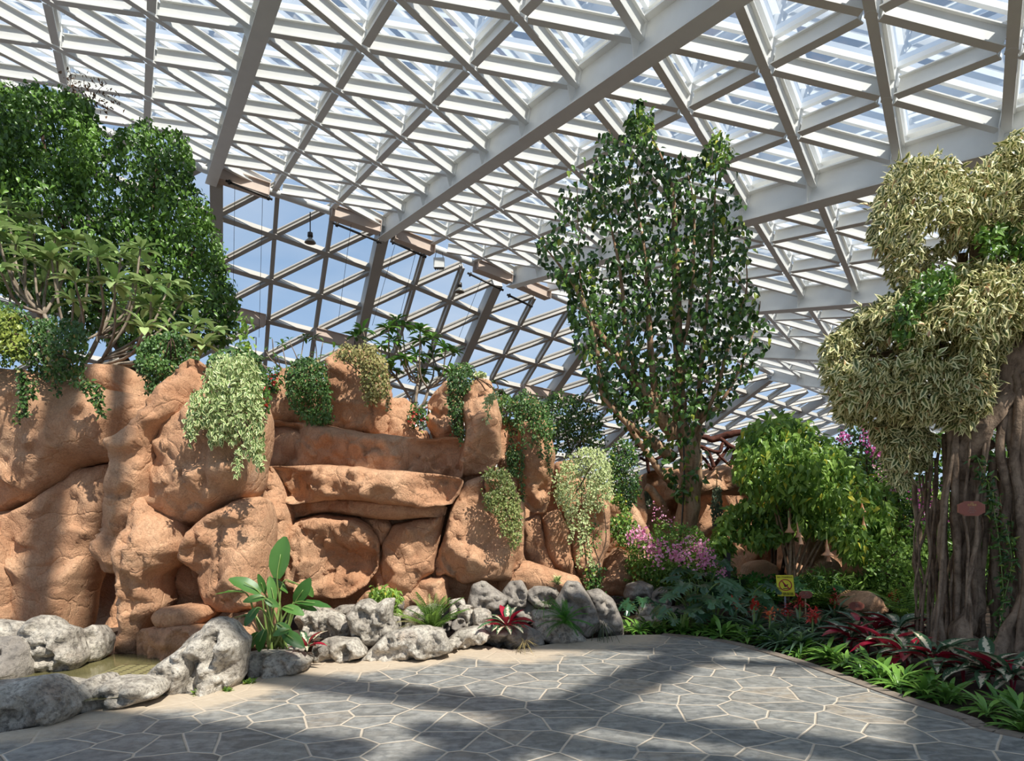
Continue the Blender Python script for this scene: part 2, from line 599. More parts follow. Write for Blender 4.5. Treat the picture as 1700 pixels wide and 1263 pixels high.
RC = np.array([[-6.594, 17.114, 12.394], [16.539, -0.3, -2.803], [-7.442, 13.087, 1.851], [0.034, 0.179, -0.35], [0.047, -0.204, 0.28], [-0.057, 0.03, -0.042], [0.065, 0.247, -0.191], [0.05, -0.11, 0.3]])
WX = np.array([0.1846, 0.1352, 0.0513, -0.0142, -0.7685, 1.7462, -1.4269, -0.1014, 0.1068, 0.1857, 0.0561, 0.3595, -0.3764, -1.1019, 0.9477, 0.2526])
RT0 = ([-6, -3, 0, 3, 6, 9, 12, 25], [.6, 2.4, 4.4, 6.1, 8.15, 9.5, 10.6, 15.8])
RT = ([-6, -3, 0, 3, 6, 9, 12, 16, 25], [.6, 2.4, 4.4, 6.1, 8.15, 10.6, 12.0, 14.6, 21])
CAMZ = np.array([0, 0, CH])


def jr(i): return float(np.interp(i, *RT))


def roofp(i, j):
    a, b = i / 6, j / 6
    if a < -.6: b_ = b
    B = np.array([1, a, b, a * a, a * b, b * b, a ** 3, a * a * b])
    if j < -4:      # behind the viewer the roof runs on straight
        b0 = -4 / 6
        B0 = np.array([1, a, b0, a * a, a * b0, b0 * b0, a ** 3, a * a * b0])
        dB = np.array([0, 0, 1, 0, a, 2 * b0, 0, a * a])
        B = B0 + dB * (b - b0)
    return B @ RC + CAMZ


def roofn(i, j):
    e = .05
    n = np.cross(roofp(i + e, j) - roofp(i - e, j), roofp(i, j + e) - roofp(i, j - e))
    return unit(n if n[2] > 0 else -n)


def wallp(i, n):
    v0, v1, v2, v3, v4 = WX[1:].reshape(5, 3); k = (0 if n == -.2 else n) - WX[0]; s = i / 6
    a, b = i / 6, float(np.interp(i, *RT0)) / 6
    r = np.array([1, a, b, a * a, a * b, b * b, a ** 3, a * a * b]) @ RC
    q = r + v0 + s * v3 + s * s * v4 + k * v1 + k * s * v2 + CAMZ
    if i > 6 and n > -.1:      # further along the two surfaces close up again at the ridge
        q = q + (roofp(i, jr(i)) + np.array([0, .3, -.2]) - wallp(i, -.2)) * min(1, (i - 6) / 3)
    return q


def walln(i, n):
    e = .05
    q = np.cross(wallp(i + e, n) - wallp(i - e, n), wallp(i, n + e) - wallp(i, n - e))
    return unit(q if q[1] > 0 else -q)         # outward, away from the viewer


I0, I1, J0 = -9, 22, -15
roof = empty('ceiling', tuple(roofp(3, 0)), kind='structure')


def clipseg(i0, j0, i1, j1):
    """end parameter where the ridge cuts the member, or None"""
    if j0 > jr(i0) and j1 > jr(i1): return None
    if j1 <= jr(i1) and j0 <= jr(i0): return (i0, j0, i1, j1)
    lo, hi = 0.0, 1.0; inside0 = j0 <= jr(i0)
    for _ in range(25):
        t = (lo + hi) / 2; ins = (j0 + (j1 - j0) * t) <= jr(i0 + (i1 - i0) * t)
        if ins == inside0: lo = t
        else: hi = t
    t = lo; m = (i0 + (i1 - i0) * t, j0 + (j1 - j0) * t)
    return (i0, j0, *m) if inside0 else (*m, i1, j1)


BARS = MB()


def ibeam(mb, s, e, end_a=.0, end_b=.0):
    """I-section from lattice place s to e: bottom flange, web, top flange; plus the white glazing bar above it"""
    p, q = roofp(*s), roofp(*e); n = roofn((s[0] + e[0]) / 2, (s[1] + e[1]) / 2)
    d = unit(q - p); L = np.linalg.norm(q - p)
    if L < .3: return
    pa, qa = p + d * min(end_a, L * .3), q - d * min(end_b, L * .3)
    mb.bar(pa, qa, n, .21, .03, .0)
    mb.bar(pa, qa, n, .035, .40, .2)
    mb.bar(pa, qa, n, .18, .03, .40)
    BARS.bar(p, q, n, .11, .13, .74)


def extra(i, j):
    """members only where the photo, or the sunlight it shows, can see them"""
    p = roofp(i, j)
    return -30 < p[0] < 44 and p[1] > 6.2


girders = [i for i in range(-9, 22, 3)]
for i in range(I0, I1):
    if i % 3 == 0: continue
    mb = MB(); j = J0
    while j < jr(i):
        c = clipseg(i, j, i, j + 1)
        if c and extra(i, j): ibeam(mb, c[:2], c[2:], .22, .22)
        j += 1
    mb.build('roof_beam', M_steel, roof)
for j in range(J0, 20):
    mb = MB()
    for i in range(I0, I1 - 1):
        c = clipseg(i, j, i + 1, j)
        if c and extra(i, j): ibeam(mb, c[:2], c[2:], .2, .2)
    mb.build('cross_beam', M_steel, roof)
for k in range(-26, 26):
    mb = MB()
    for i in range(I0, I1 - 1):
        j = i + k
        if j < J0: continue
        c = clipseg(i, j, i + 1, j + 1)
        if c and extra(i, j): ibeam(mb, c[:2], c[2:])
    mb.build('long_beam', M_steel, roof)
BARS.build('glazing_bar', M_bar, roof)
# unseen beams added above and behind the viewer, placed to throw bands of shade
def shadebeam(T1, T2, wd, z=11.6, ext=(0, 0)):
    a, b = np.array(T1, float), np.array(T2, float); a, b = a - (b - a) * ext[0], b + (b - a) * ext[1]
    a = a + SUN * ((z - a[2]) / SUN[2]); b = b + SUN * ((z - b[2]) / SUN[2])
    MB().bar(a, b, (0, 0, 1), wd, .3).build('added_shade_beam', M_steel, roof)


shadebeam(ground(500, 1130), ground(1450, 1250), .42, ext=(.5, .3))
shadebeam(ground(733, 1214), ground(1206, 1268), .3, 11.2, ext=(.1, .8))
shadebeam(ground(60, 1218), ground(470, 1275), 1.15, 11.9, ext=(.8, .15))
shadebeam(ground(1160, 1078), ground(760, 1263), .42, 12.2, ext=(.2, .6))
shadebeam((.1, 8.25, 0), (4.2, 8.0, 0), .95, 12.6, ext=(.05, .5))
shadebeam((1.6, 7.15, 0), (4.2, 6.75, 0), .16, 12.6, ext=(.05, .5))
shadebeam((4.45, 6.6, 0), (3.0, 4.2, 0), .72, 12.9, ext=(.3, .5))
shadebeam((5.4, 6.6, 0), (3.95, 4.2, 0), .8, 12.9, ext=(.3, .5))
shadebeam((-5.6, 7.7, .5), (-5.2, 7.7, 3.2), .34, 12.4, ext=(.3, 1.5))
shadebeam((-5.0, 8.0, .5), (-4.75, 8.0, 3), .2, 12.4, ext=(.3, 1))
shadebeam((-2.9, 9.0, 2.75), (-.6, 9.0, 2.6), .5, 12.4, ext=(.3, .8))
# node posts and fin plates
mb = MB(); fin = MB()
for i in range(I0, I1):
    for j in range(J0, int(jr(i)) + 1):
        if not extra(i, j) or j > jr(i): continue
        p, n = roofp(i, j), roofn(i, j)
        mb.tube([p - n * .02, p + n * .74], [.13, .1], 8)
        if i % 3 == 0:
            d = unit(roofp(i, j + .5) - roofp(i, j - .5)); s = unit(np.cross(d, n))
            for sg in (-1, 1):
                a = p + s * sg * .05
                V = [a + n * .42, a + s * sg * .36 + n * .42, a + s * sg * .3, a - n * .5 + s * sg * .05]
                V = [v + d * t for t in (-.012, .012) for v in V]
                fin.add(V, [(0, 1, 2, 3), (7, 6, 5, 4), (0, 4, 5, 1), (1, 5, 6, 2), (2, 6, 7, 3), (3, 7, 4, 0)])
mb.build('node_post', M_steel, roof)
fin.build('fin_plate', M_steel, roof)
for i in girders:
    mb = MB(); js = list(np.arange(J0, jr(i), 1.0)) + [jr(i)]
    ps = [roofp(i, j) for j in js]; ns = [roofn(i, j) for j in js]
    for a in range(len(js) - 1):
        n = ns[a]
        if not extra(i, js[a]): continue
        mb.bar(ps[a], ps[a + 1], n, .42, .05, -.52)
        mb.bar(ps[a], ps[a + 1], n, .07, .95, -.04)
        mb.bar(ps[a], ps[a + 1], n, .42, .05, .43)
        BARS2 = mb.bar(ps[a], ps[a + 1], n, .22, .12, .74)
    mb.build('girder', M_steel, roof)
# panes, one sheet of triangles per bay
PANE = [[], []]
for g in range(len(girders) - 1):
    V = []; Fs = []
    for i in range(girders[g], girders[g + 1]):
        for j in range(J0, 20):
            if not (-30 < roofp(i, j)[0] < 44): continue
            def cl(a, b): return (a, min(b, jr(a)))
            q = [cl(i, j), cl(i + 1, j), cl(i + 1, j + 1), cl(i, j + 1)]
            if q[0][1] < j and q[1][1] < j: continue
            b = len(V)
            for a in q: V.append(roofp(*a) + roofn(*a) * .8)
            Fs += [(b, b + 1, b + 2), (b, b + 2, b + 3)]
    o = npmesh('window_%d' % (g + 1), V, Fs, M_roofglass); tag(o, kind='structure')

# the leaning glass wall beyond the ridge
NW = 12
wall = empty('wall_back', tuple(wallp(3, 6)), kind='structure')
WI0, WI1 = -7, 22


def wbeam(mb, p, q, n, w=.17, h=.3):
    L = np.linalg.norm(q - p)
    if L < .3: return
    d = unit(q - p); p = p + d * .14; q = q - d * .14
    mb.bar(p, q, n, w, .03, 0); mb.bar(p, q, n, .04, h, h / 2); mb.bar(p, q, n, w, .03, h)


for i in range(WI0, WI1):
    mb = MB()
    ns = [0.0] + list(range(1, NW + 1))
    for a in range(len(ns) - 1):
        p, q = wallp(i, ns[a]), wallp(i, ns[a + 1]); n = walln(i, ns[a])
        if i % 3 == 0:
            mb.bar(p, q, n, .5, .62, .05)
            mb.bar(p, q, n, .2, .1, .62)
        else:
            wbeam(mb, p, q, n)
            mb.bar(p, q, n, .07, .07, .4)
    mb.build('column' if i % 3 == 0 else 'mullion', M_wsteel, wall)
for k in range(1, NW + 1):
    mb = MB()
    for i in range(WI0, WI1 - 1):
        n = walln(i, k); mb.bar(wallp(i, k), wallp(i + 1, k), n, .22, .34, .14)
    mb.build('rail', M_wsteel, wall)
for s in range(WI0 + 1, WI1 + NW):
    mb = MB()
    for i in range(WI0, WI1 - 1):
        m = s - i
        if 1 <= m <= NW:
            p, q = wallp(i, m), wallp(i + 1, max(m - 1, 0)); n = walln(i, m)
            wbeam(mb, p, q, n, .17, .26); mb.bar(p, q, n, .07, .07, .38)
    mb.build('diagonal', M_wsteel, wall)
V = []; Fs = []
for i in range(WI0, WI1):
    for k in range(0, NW + 1): V.append(wallp(i, k) + walln(i, k) * .48)
for i in range(WI1 - WI0 - 1):
    for k in range(NW):
        a = i * (NW + 1) + k; Fs.append((a, a + 1, a + NW + 2, a + NW + 1))
tag(npmesh('window_%d' % (len(girders)), V, Fs, M_wallglass), kind='structure')

# ridge tube, boxed fascias under it, rods
mb = MB()
rp = [roofp(i, jr(i)) for i in np.arange(-8, 21.01, .5)]
mb.tube(rp, .17, 10)
tag(mb.build('trim_1', M_steel, None, True), kind='structure')


def ridgep(i, dz=0.0, dy=0.0): return roofp(i, jr(i)) + np.array([0, dy, dz])


def fascia(a, b, fn, up, w, h, label, lift=0):
    mb = MB(); p, q = fn(a), fn(b)
    mb.bar(p, q, up, w, .03, lift - h / 2); mb.bar(p, q, up, w * .55, h, lift); mb.bar(p, q, up, w, .03, lift + h / 2)
    mb.bar(p, p + (q - p) * .01, up, w, h, lift); mb.bar(q - (q - p) * .01, q, up, w, h, lift)
    o = mb.build('blind_housing', M_fascia)
    return tag(o, label, 'blind housing')


fascia(.1, .97, lambda i: ridgep(i, -.15, -.35), (0, 0, 1), .5, .5, 'long taupe blind housing under the ridge just right of the vertical column')
fascia(2.05, 2.97, lambda i: ridgep(i, -.15, -.35), (0, 0, 1), .5, .5, 'taupe blind housing ending at the big girder above the leaning column')
fascia(3.25, 4.1, lambda i: ridgep(i, -.2, -.35), (0, 0, 1), .5, .5, 'taupe blind housing directly above the white floodlight')
fascia(5.1, 5.97, lambda i: ridgep(i, -.2, -.35), (0, 0, 1), .5, .5, 'taupe blind housing left of the third roof girder end')
fascia(6.25, 7.1, lambda i: ridgep(i, -.2, -.35), (0, 0, 1), .5, .5, 'taupe blind housing between third girder end and the tall tree crown')
for a, b, t in ((-.15, .97, 'pale boxed blind housing on the lower rail behind the big leafy tree'),
                (2.02, 2.9, 'pale boxed blind housing on the lower rail behind the fig-leaved shrub'),
                (7.98, 8.9, 'small boxed blind housing low on the glass wall above the ivy boulder'),
                (9.1, 9.75, 'small boxed blind housing low on the wall beside the dark thin shrub')):
    fascia(a, b, lambda i: wallp(i, 3) + np.array([0, -.3, -.05]), (0, 0, 1), .4, .55, t)
for k, (x0, y0, D0, x1, y1, D1, t) in enumerate([
        (375, 300, 26.5, 452, 331, 26.8, 'thin steel rod on the wall beside the vertical column'),
        (553, 370, 27, 634, 403, 27.2, 'thin steel rod ending at the first leaning column'),
        (648, 400, 27.2, 708, 427, 27.5, 'thin steel rod starting right of the first leaning column'),
        (776, 453, 28.6, 836, 482, 29, 'thin steel rod reaching the second leaning column'),
        (842, 489, 29.5, 884, 509, 30, 'thin steel rod right of the second leaning column')]):
    mb = MB(); p, q = at(x0, y0, D0), at(x1, y1, D1); mb.tube([p, q], .05, 8)
    for tt in (.08, .92): mb.tube([p + (q - p) * (tt - .02), p + (q - p) * (tt + .02)], .1, 8)
    tag(mb.build('tension_rod', M_dark, None, True), t, 'rod', 'rods under the ridge')


def highbay(x, y, D, ytop, r, label):
    c = at(x, y, D); top = at(x, ytop, D)
    o = empty('high_bay_lamp', tuple(c), label, 'lamp')
    MB().lathe(c, [(.02, r * .9), (r * .3, r * .85), (r * .42, r * .6), (r * .75, r * .3), (r, -r * .1), (r * .97, -r * .12), (r * .6, r * .2), (.01, r * .3)]).build('lamp_shade', plain('lamp_alu', (150, 148, 140), .4, .3), o, True)
    MB().lathe(c, [(.01, r * 1.75), (r * .45, r * 1.7), (r * .48, r * .95), (.01, r * .9)]).build('ballast', M_dark, o, True)
    MB().tube([c + [0, 0, r * 1.7], top], .02, 6).build('cable', M_dark, o)
    return o


highbay(515, 402, 23.5, 352, .2, 'round metal high-bay lamp hanging alone against blue sky')
highbay(763, 484, 26, 440, .2, 'round metal high-bay lamp hanging near the second leaning column')
o = empty('floodlight', tuple(at(729, 437, 25)), 'small white box floodlight hung below the ridge by thin wires', 'floodlight')
c = at(729, 437, 25)
MB().box(c, (.2, 0, 0), (0, .09, 0), (0, 0, .18)).box(c + [0, -.1, 0], (.2, 0, 0), (0, .01, 0), (0, 0, .18)).build('housing', M_steel, o)
mbx = MB()
for k in range(5): mbx.box(c + [-.14 + .07 * k, 0, -.2], (.022, 0, 0), (0, .07, 0), (0, 0, .03))
mbx.build('vent_fin', M_dark, o)
MB().tube([c + [-.16, 0, .18], at(724, 418, 25)], .012, 5).build('wire', M_dark, o)
MB().tube([c + [.16, 0, .18], at(734, 419, 25)], .012, 5).build('wire', M_dark, o)

for k, (x0, y0, x1, y1, t) in enumerate(((390, 306, 386, 560, 'nearest the vertical column'), (436, 325, 430, 560, 'left of the lone lamp'), (583, 372, 562, 530, 'left of the first leaning column'), (656, 405, 618, 540, 'right of the first leaning column'),
                                         (690, 420, 655, 560, 'between first leaning column and floodlight'), (800, 462, 762, 560, 'left of the second leaning column'))):
    tag(MB().tube([at(x0, y0, 26), at(x1, y1, 27.5)], .009, 5).build('cable', M_dark), 'thin vertical blind cable against the glass wall, ' + t, 'cable', 'blind cables on the glass wall')
# ------------------------------------------------------------------ ground
LB = [(-9, -4), (-7.5, 1.5), (-5.4, 3.9)] + [tuple(ground(x, y)[:2]) for x, y in
     ((0, 1216), (110, 1192), (180, 1170), (250, 1154), (340, 1149), (400, 1132), (470, 1113), (520, 1098), (620, 1094), (700, 1081), (780, 1070), (850, 1078), (900, 1071), (960, 1062), (1030, 1054))]
RB = [tuple(ground(x, y)[:2]) for x, y in ((1100, 1053), (1200, 1064), (1300, 1090), (1400, 1124), (1500, 1159), (1600, 1191), (1700, 1223))] + [(5.2, 3.4), (7.5, 1.2), (9.5, -4)]
LBs = spline(LB, 6); RBs = spline(RB, 6)

m = N('slate_crazy_paving')
P3 = m.pos()
wv = m.n('VectorMath', _operation='ADD', i0=P3)
nzv = m.n('TexNoise', Scale=1.3, Detail=2); m.link(P3, nzv.inputs['Vector'])
sub = m.n('VectorMath', _operation='SUBTRACT', i0=nzv.outputs['Color'], i1=(.5, .5, .5))
scl = m.n('VectorMath', _operation='SCALE', i0=sub.outputs[0]); scl.inputs['Scale'].default_value = .07
m.link(scl.outputs[0], wv.inputs[1])
flat = m.n('Mapping', Vector=wv.outputs[0], Scale=(1, 1, 0), Rotation=(0, 0, .5))
ve = m.n('TexVoronoi', _feature='DISTANCE_TO_EDGE', _voronoi_dimensions='2D', Vector=flat.outputs[0], Scale=2.75, Randomness=.92)
vc = m.n('TexVoronoi', _feature='F1', _voronoi_dimensions='2D', Vector=flat.outputs[0], Scale=2.75, Randomness=.92)
stone = m.ramp(m.n('SeparateColor', i0=vc.outputs['Color']).outputs[0], [(0, (104, 102, 98)), (.35, (124, 122, 116)), (.6, (136, 133, 126)), (.85, (114, 114, 111)), (1, (154, 142, 126))])
veins = m.noise(3.2, 6, .62, m.pos((1, 2.4, 1)), 1.6)
stone = m.mix(m.ramp(veins, [(.42, (0, 0, 0)), (.62, (.6, .6, .6))]), stone, (170, 168, 162))
stone = m.mix(m.ramp(m.noise(11, 5, .6), [(.46, (0, 0, 0)), (.7, (.7, .7, .7))]), stone, (80, 84, 86))
joint = m.ramp(ve.outputs['Distance'], [(.018, (1, 1, 1)), (.028, (0, 0, 0))])
gr = m.mix(m.noise(30, 3), (188, 172, 152), (214, 200, 180))
base = m.mix(joint, stone, gr)
sa = m.n('Attribute', _attribute_name='sand').outputs['Fac']
sm = m.math('ADD', sa, m.math('MULTIPLY', m.math('SUBTRACT', m.noise(2.2, 6, .65), .5), 1.1))
smask = m.ramp(sm, [(.42, (0, 0, 0)), (.75, (.86, .86, .86))])
base = m.mix(smask, base, m.mix(m.noise(18, 4), (178, 158, 134), (205, 188, 164)))
hgt = m.math('ADD', m.math('MULTIPLY', m.ramp(ve.outputs['Distance'], [(.0, (0, 0, 0)), (.045, (1, 1, 1))]), 1.0), m.math('MULTIPLY', m.noise(7, 6, .65, None, .8), .55))
hgt = m.math('MULTIPLY', hgt, m.math('SUBTRACT', 1.0, m.math('MULTIPLY', smask, .7)))
m.princ(base, m.mix(smask, (.5, .5, .5), (.85, .85, .85)), m.bump(hgt, .5, .02), 0, .35)
M_pave = m.m

m = N('brown_soil')
m.princ(m.ramp(m.noise(9, 6, .7), [(.25, (48, 36, 28)), (.5, (82, 64, 50)), (.75, (120, 98, 78))]), .95, m.bump(m.noise(26, 6, .7), .9, .05))
M_soil = m.m
m = N('kerb_stone')
m.princ(m.ramp(m.noise(9, 5), [(.3, (112, 100, 88)), (.7, (142, 128, 114))]), .8, m.bump(m.noise(40, 4), .4, .01))
M_kerb = m.m

out = np.vstack([LBs, RBs])
step = .22
lo, hi = out.min(0), out.max(0)
G = np.array([(x, y) for x in np.arange(lo[0], hi[0], step) for y in np.arange(lo[1], hi[1], step)])
G = G[inpoly(G, out)]; G = G[distpoly(G, out) > .1]
rb = resample(out, .25); nb = len(rb)
r = delaunay_2d_cdt([Vector(q) for q in np.vstack([rb, G])], [(i, (i + 1) % nb) for i in range(nb)], [], 1, 1e-6)
V2 = np.array([(q.x, q.y) for q in r[0]])
dl = np.min(np.linalg.norm(V2[:, None] - LBs[None], axis=2), axis=1)
near = np.clip((V2[:, 1] - 3.8) / 2, 0, 1)
sand = np.clip(1.0 - dl / 1.15, 0, 1) * .95 * near + np.clip(.35 - dl / 3, 0, 1)
tag(npmesh('floor', np.c_[V2, np.zeros(len(V2))], [list(f) for f in r[2]], M_pave, attr={'sand': sand}), kind='structure')
# soil around: gently rising planted ground behind the borders
xs = np.arange(-40, 40.1, .5); ys = np.arange(-20, 70.1, .5)
g2 = np.array([(x, y) for y in ys for x in xs]); ins = inpoly(g2, out); dd = distpoly(g2, out)
z = np.where(ins, -.06, -.04 + .03 * np.clip(dd, 0, 1) + fbm(np.c_[g2, g2[:, :1] * 0] * .9, 4, 3) * .03 * np.clip(dd, 0, 1))
z = np.where(dd < .5, -.05, z)
nx = len(xs); FQ = [(a * nx + b, a * nx + b + 1, (a + 1) * nx + b + 1, (a + 1) * nx + b) for a in range(len(ys) - 1) for b in range(nx - 1)]
tag(npmesh('ground', np.c_[g2, z], FQ, M_soil, smooth=True), kind='structure')
# kerb strip along the right-hand bed
mb = MB(); kp = RBs
for a, b in zip(kp[:-1], kp[1:]):
    mb.bar((a[0], a[1], .0), (b[0], b[1], .0), (0, 0, 1), .13, .05, -.015)
tag(mb.build('kerb', M_kerb), kind='structure')
# ------------------------------------------------------------------ orange sandstone-coloured rockwork
m = N('orange_rockwork')
P3 = m.pos()
c = m.ramp(m.noise(1.1, 5, .6), [(.25, (182, 134, 100)), (.5, (206, 160, 124)), (.75, (222, 182, 146))])
c = m.mix(m.ramp(m.noise(4.5, 6, .65), [(.45, (0, 0, 0)), (.8, (.55, .55, .55))]), c, (176, 122, 88))
strk = m.noise(1.0, 5, .6, m.pos((5, 5, .5)))
c = m.mix(m.ramp(strk, [(.58, (0, 0, 0)), (.8, (.38, .38, .38))]), c, (120, 86, 68))
c = m.mix(m.ramp(m.noise(2.3, 6, .7, None, .5), [(.62, (0, 0, 0)), (.78, (.35, .35, .35))]), c, (214, 196, 178))
c = m.mix(m.ramp(m.noise(55, 4, .7), [(.35, (.35, .35, .35)), (.55, (0, 0, 0))]), c, (128, 84, 60))
h = m.math('ADD', m.math('MULTIPLY', m.noise(46, 6, .75), .55), m.math('MULTIPLY', m.noise(9, 5, .6, None, .6), .45))
vf = m.n('TexVoronoi', _feature='DISTANCE_TO_EDGE', Scale=2.6); 
wn = m.n('TexNoise', Scale=2.0, Detail=5); m.link(P3, wn.inputs['Vector'])
av = m.n('VectorMath', _operation='MULTIPLY_ADD', i0=wn.outputs['Color'], i1=(.55, .55, .55)); m.link(P3, av.inputs[2]); m.link(av.outputs[0], vf.inputs['Vector'])
h = m.math('ADD', h, m.math('MULTIPLY', m.ramp(vf.outputs['Distance'], [(0, (0, 0, 0)), (.06, (.8, .8, .8)), (.2, (1, 1, 1))]), .5))
h = m.math('ADD', h, m.math('MULTIPLY', m.ramp(m.noise(5, 5, .6, m.pos((1, 1, .45)), 1.4), [(.47, (1, 1, 1)), (.5, (0, 0, 0)), (.53, (1, 1, 1))]), .25))
m.princ(c, .88, m.bump(h, .7, .05), 0, .25)
M_rock = m.m

G_R = 'boulders of the orange rockwork wall'


def R(poly, D, label, seed, **k):
    k.setdefault('facet', .045); k.setdefault('fsize', .5); k.setdefault('res', .038)
    return rock('rock', poly, D, M_rock, seed=seed, label=label, cat='rock', **k)


# backing mass between and behind the boulders
rock('cliff', [(-60, 660), (130, 640), (262, 690), (440, 700), (560, 720), (760, 735), (860, 800), (870, 1010), (760, 1010), (500, 1020), (300, 1060), (-60, 1075)], 9.45, M_rock,
     th=1.2, bulge=.2, res=.07, facet=.04, fsize=.5, seed=40, label='recessed orange rock face behind and between the left boulders', cat='rock')
rock('cliff', [(850, 760), (1000, 800), (1060, 840), (1090, 900), (1080, 985), (860, 985)], 11.6, M_rock,
     th=1.2, bulge=.2, res=.07, facet=.04, fsize=.5, seed=41, label='shadowed rock face behind the ivy covered middle boulders', cat='rock')
R([(-60, 606), (60, 618), (150, 640), (262, 664), (252, 695), (228, 722), (207, 764), (162, 768), (128, 778), (104, 800), (58, 834), (8, 848), (-60, 850)], 7.7,
  'huge smooth orange boulder at far left with hanging vine strands on it', 1, bulge=.5, facet=.03, fsize=.8, th=1, edge=.45,
  grooves=[([(170, 705), (172, 760), (160, 780)], .03, .05), ([(90, 660), (120, 690), (140, 760)], .12, .08)])
R([(-60, 862), (8, 864), (27, 880), (37, 915), (35, 990), (38, 1060), (-60, 1060)], 7.75, 'rounded orange rock shoulder at the far left below the huge smooth boulder', 2, bulge=.4, facet=.02, fsize=.8)
R([(18, 850), (62, 838), (110, 805), (132, 780), (200, 766), (196, 830), (178, 890), (160, 930), (138, 985), (132, 1060), (28, 1062), (36, 980), (38, 912), (28, 876)], 8.0,
  'tall sunlit orange rock hollow under the huge boulder crossed by vertical shadows', 3, bulge=.35, facet=.03, fsize=.7)
R([(120, 613), (158, 607), (213, 610), (232, 628), (240, 652), (264, 676), (160, 668)], 8.9, 'pale flat-topped rock peeping up behind the top rim of the left rockwork', 4, facet=.02)
R([(315, 597), (333, 601), (347, 614), (338, 650), (306, 698), (276, 724), (266, 788), (252, 832), (236, 880), (214, 950), (172, 948), (158, 914), (178, 850), (192, 790), (206, 732), (244, 700), (262, 650)], 7.0,
  'tall leaning orange rock spur with a narrow pointed top left of variegated ivy', 5, bulge=.32, facet=.05, fsize=.35,
  grooves=[([(300, 665), (262, 730), (255, 760), (230, 800)], .025, .07), ([(215, 810), (196, 880), (205, 945)], .03, .06)])
R([(272, 712), (315, 672), (372, 640), (430, 655), (444, 700), (438, 780), (428, 822), (396, 834), (345, 866), (300, 874), (262, 858), (240, 826), (256, 770)], 7.05,
  'broad orange boulder under the variegated ivy with a dark overhang below', 6, bulge=.45, facet=.06, fsize=.4,
  grooves=[([(262, 732), (300, 775), (318, 800)], .02, .06), ([(350, 690), (345, 800)], .03, .06)])
R([(246, 812), (268, 848), (298, 874), (302, 915), (286, 940), (262, 958), (266, 1010), (238, 1042), (232, 1098), (176, 1104), (200, 1045), (204, 968), (212, 900), (222, 850)], 6.95,
  'lower orange rock column standing in the little pond', 7, bulge=.3, facet=.05, fsize=.4, grooves=[([(218, 850), (208, 930), (206, 1040)], .03, .06)])
R([(300, 925), (318, 884), (350, 852), (394, 828), (434, 822), (446, 880), (444, 960), (440, 1008), (398, 1016), (354, 1012), (340, 988), (326, 950)], 7.0,
  'large flat-faced orange boulder directly behind the big banana-like plant', 8, bulge=.3, facet=.05, fsize=.45, grooves=[([(366, 860), (358, 1000)], .02, .05)])
R([(250, 900), (330, 900), (350, 960), (350, 1030), (250, 1030)], 7.75, 'shadowed hollow rock at the back of the small cave', 9, bulge=.2)
R([(256, 1018), (272, 1006), (336, 1004), (350, 1020), (334, 1040), (262, 1040)], 6.85, 'small sunlit orange shelf stone in front of the cave', 10, bulge=.15, facet=.02)
R([(228, 1044), (300, 1034), (352, 1036), (444, 1008), (446, 1075), (330, 1090), (300, 1100), (228, 1100)], 6.75, 'low stepped orange rock ledge above the pond edge', 11, bulge=.2, facet=.05, fsize=.3)
R([(438, 770), (456, 780), (480, 850), (480, 905), (472, 985), (440, 990)], 8.6, 'dark narrow rock joint between the left mass and the layered slabs', 12, bulge=.1)
# middle
R([(440, 774), (505, 771), (600, 777), (702, 782), (768, 795), (762, 815), (748, 842), (640, 836), (548, 828), (474, 838), (454, 812), (446, 794)], 8.55,
  'long jutting horizontal slab with a chipped sunlit front edge', 13, bulge=.16, facet=.05, fsize=.28, th=1.2, strata=.05, res=.04)
R([(470, 836), (560, 826), (742, 838), (738, 858), (640, 864), (520, 852), (476, 864)], 8.85, 'thin second layer of rock tucked beneath the long slab', 14, bulge=.12, facet=.03, strata=.03)
R([(432, 694), (470, 696), (600, 718), (682, 725), (772, 728), (768, 800), (700, 800), (560, 790), (432, 790)], 9.15, 'shaded upper rock ledge with a straight top line above the long slab', 15, bulge=.12, facet=.06, fsize=.4, strata=.03, th=1.2)
R([(438, 700), (446, 642), (466, 612), (492, 604), (525, 612), (548, 650), (552, 712), (440, 704)], 9.6, 'orange boulder mostly hidden by the dark green ivy curtain', 16)
R([(545, 650), (540, 604), (566, 578), (604, 580), (640, 604), (650, 650), (654, 700), (642, 730), (600, 722), (551, 712), (550, 664)], 9.5,
  'tall crowned orange boulder topped by a tangle of drying ivy', 17, bulge=.3, grooves=[([(616, 640), (616, 720)], .02, .06)])
R([(630, 670), (652, 662), (674, 661), (690, 674), (694, 712), (712, 718), (714, 742), (632, 742)], 9.7, 'low rounded boulder beside the tall crowned boulder', 18)
R([(706, 704), (710, 668), (738, 630), (764, 634), (772, 690), (768, 742), (720, 736)], 9.9, 'blocky orange boulder behind the little red flowers', 19, facet=.07, fsize=.35)
R([(770, 642), (788, 630), (816, 633), (826, 660), (833, 700), (830, 766), (815, 781), (790, 787), (765, 791), (758, 768), (772, 732), (774, 712), (768, 680)], 9.25,
  'slender upright orange boulder with a sunlit crown and a vine streak', 20, bulge=.28, facet=.05, fsize=.35, grooves=[([(786, 650), (780, 740)], .02, .05), ([(775, 740), (818, 772)], .02, .05)])
R([(772, 797), (800, 789), (812, 840), (866, 856), (868, 900), (850, 940), (846, 962), (772, 972), (744, 956), (726, 962), (722, 930), (736, 880), (752, 838)], 9.0,
  'big pear-shaped orange boulder with an ivy drape down its right side', 21, bulge=.34, facet=.05, fsize=.45)
R([(800, 788), (850, 792), (872, 842), (868, 930), (850, 950), (820, 900)], 9.15, 'flank of rock beneath the hanging ivy drape', 22, bulge=.2)
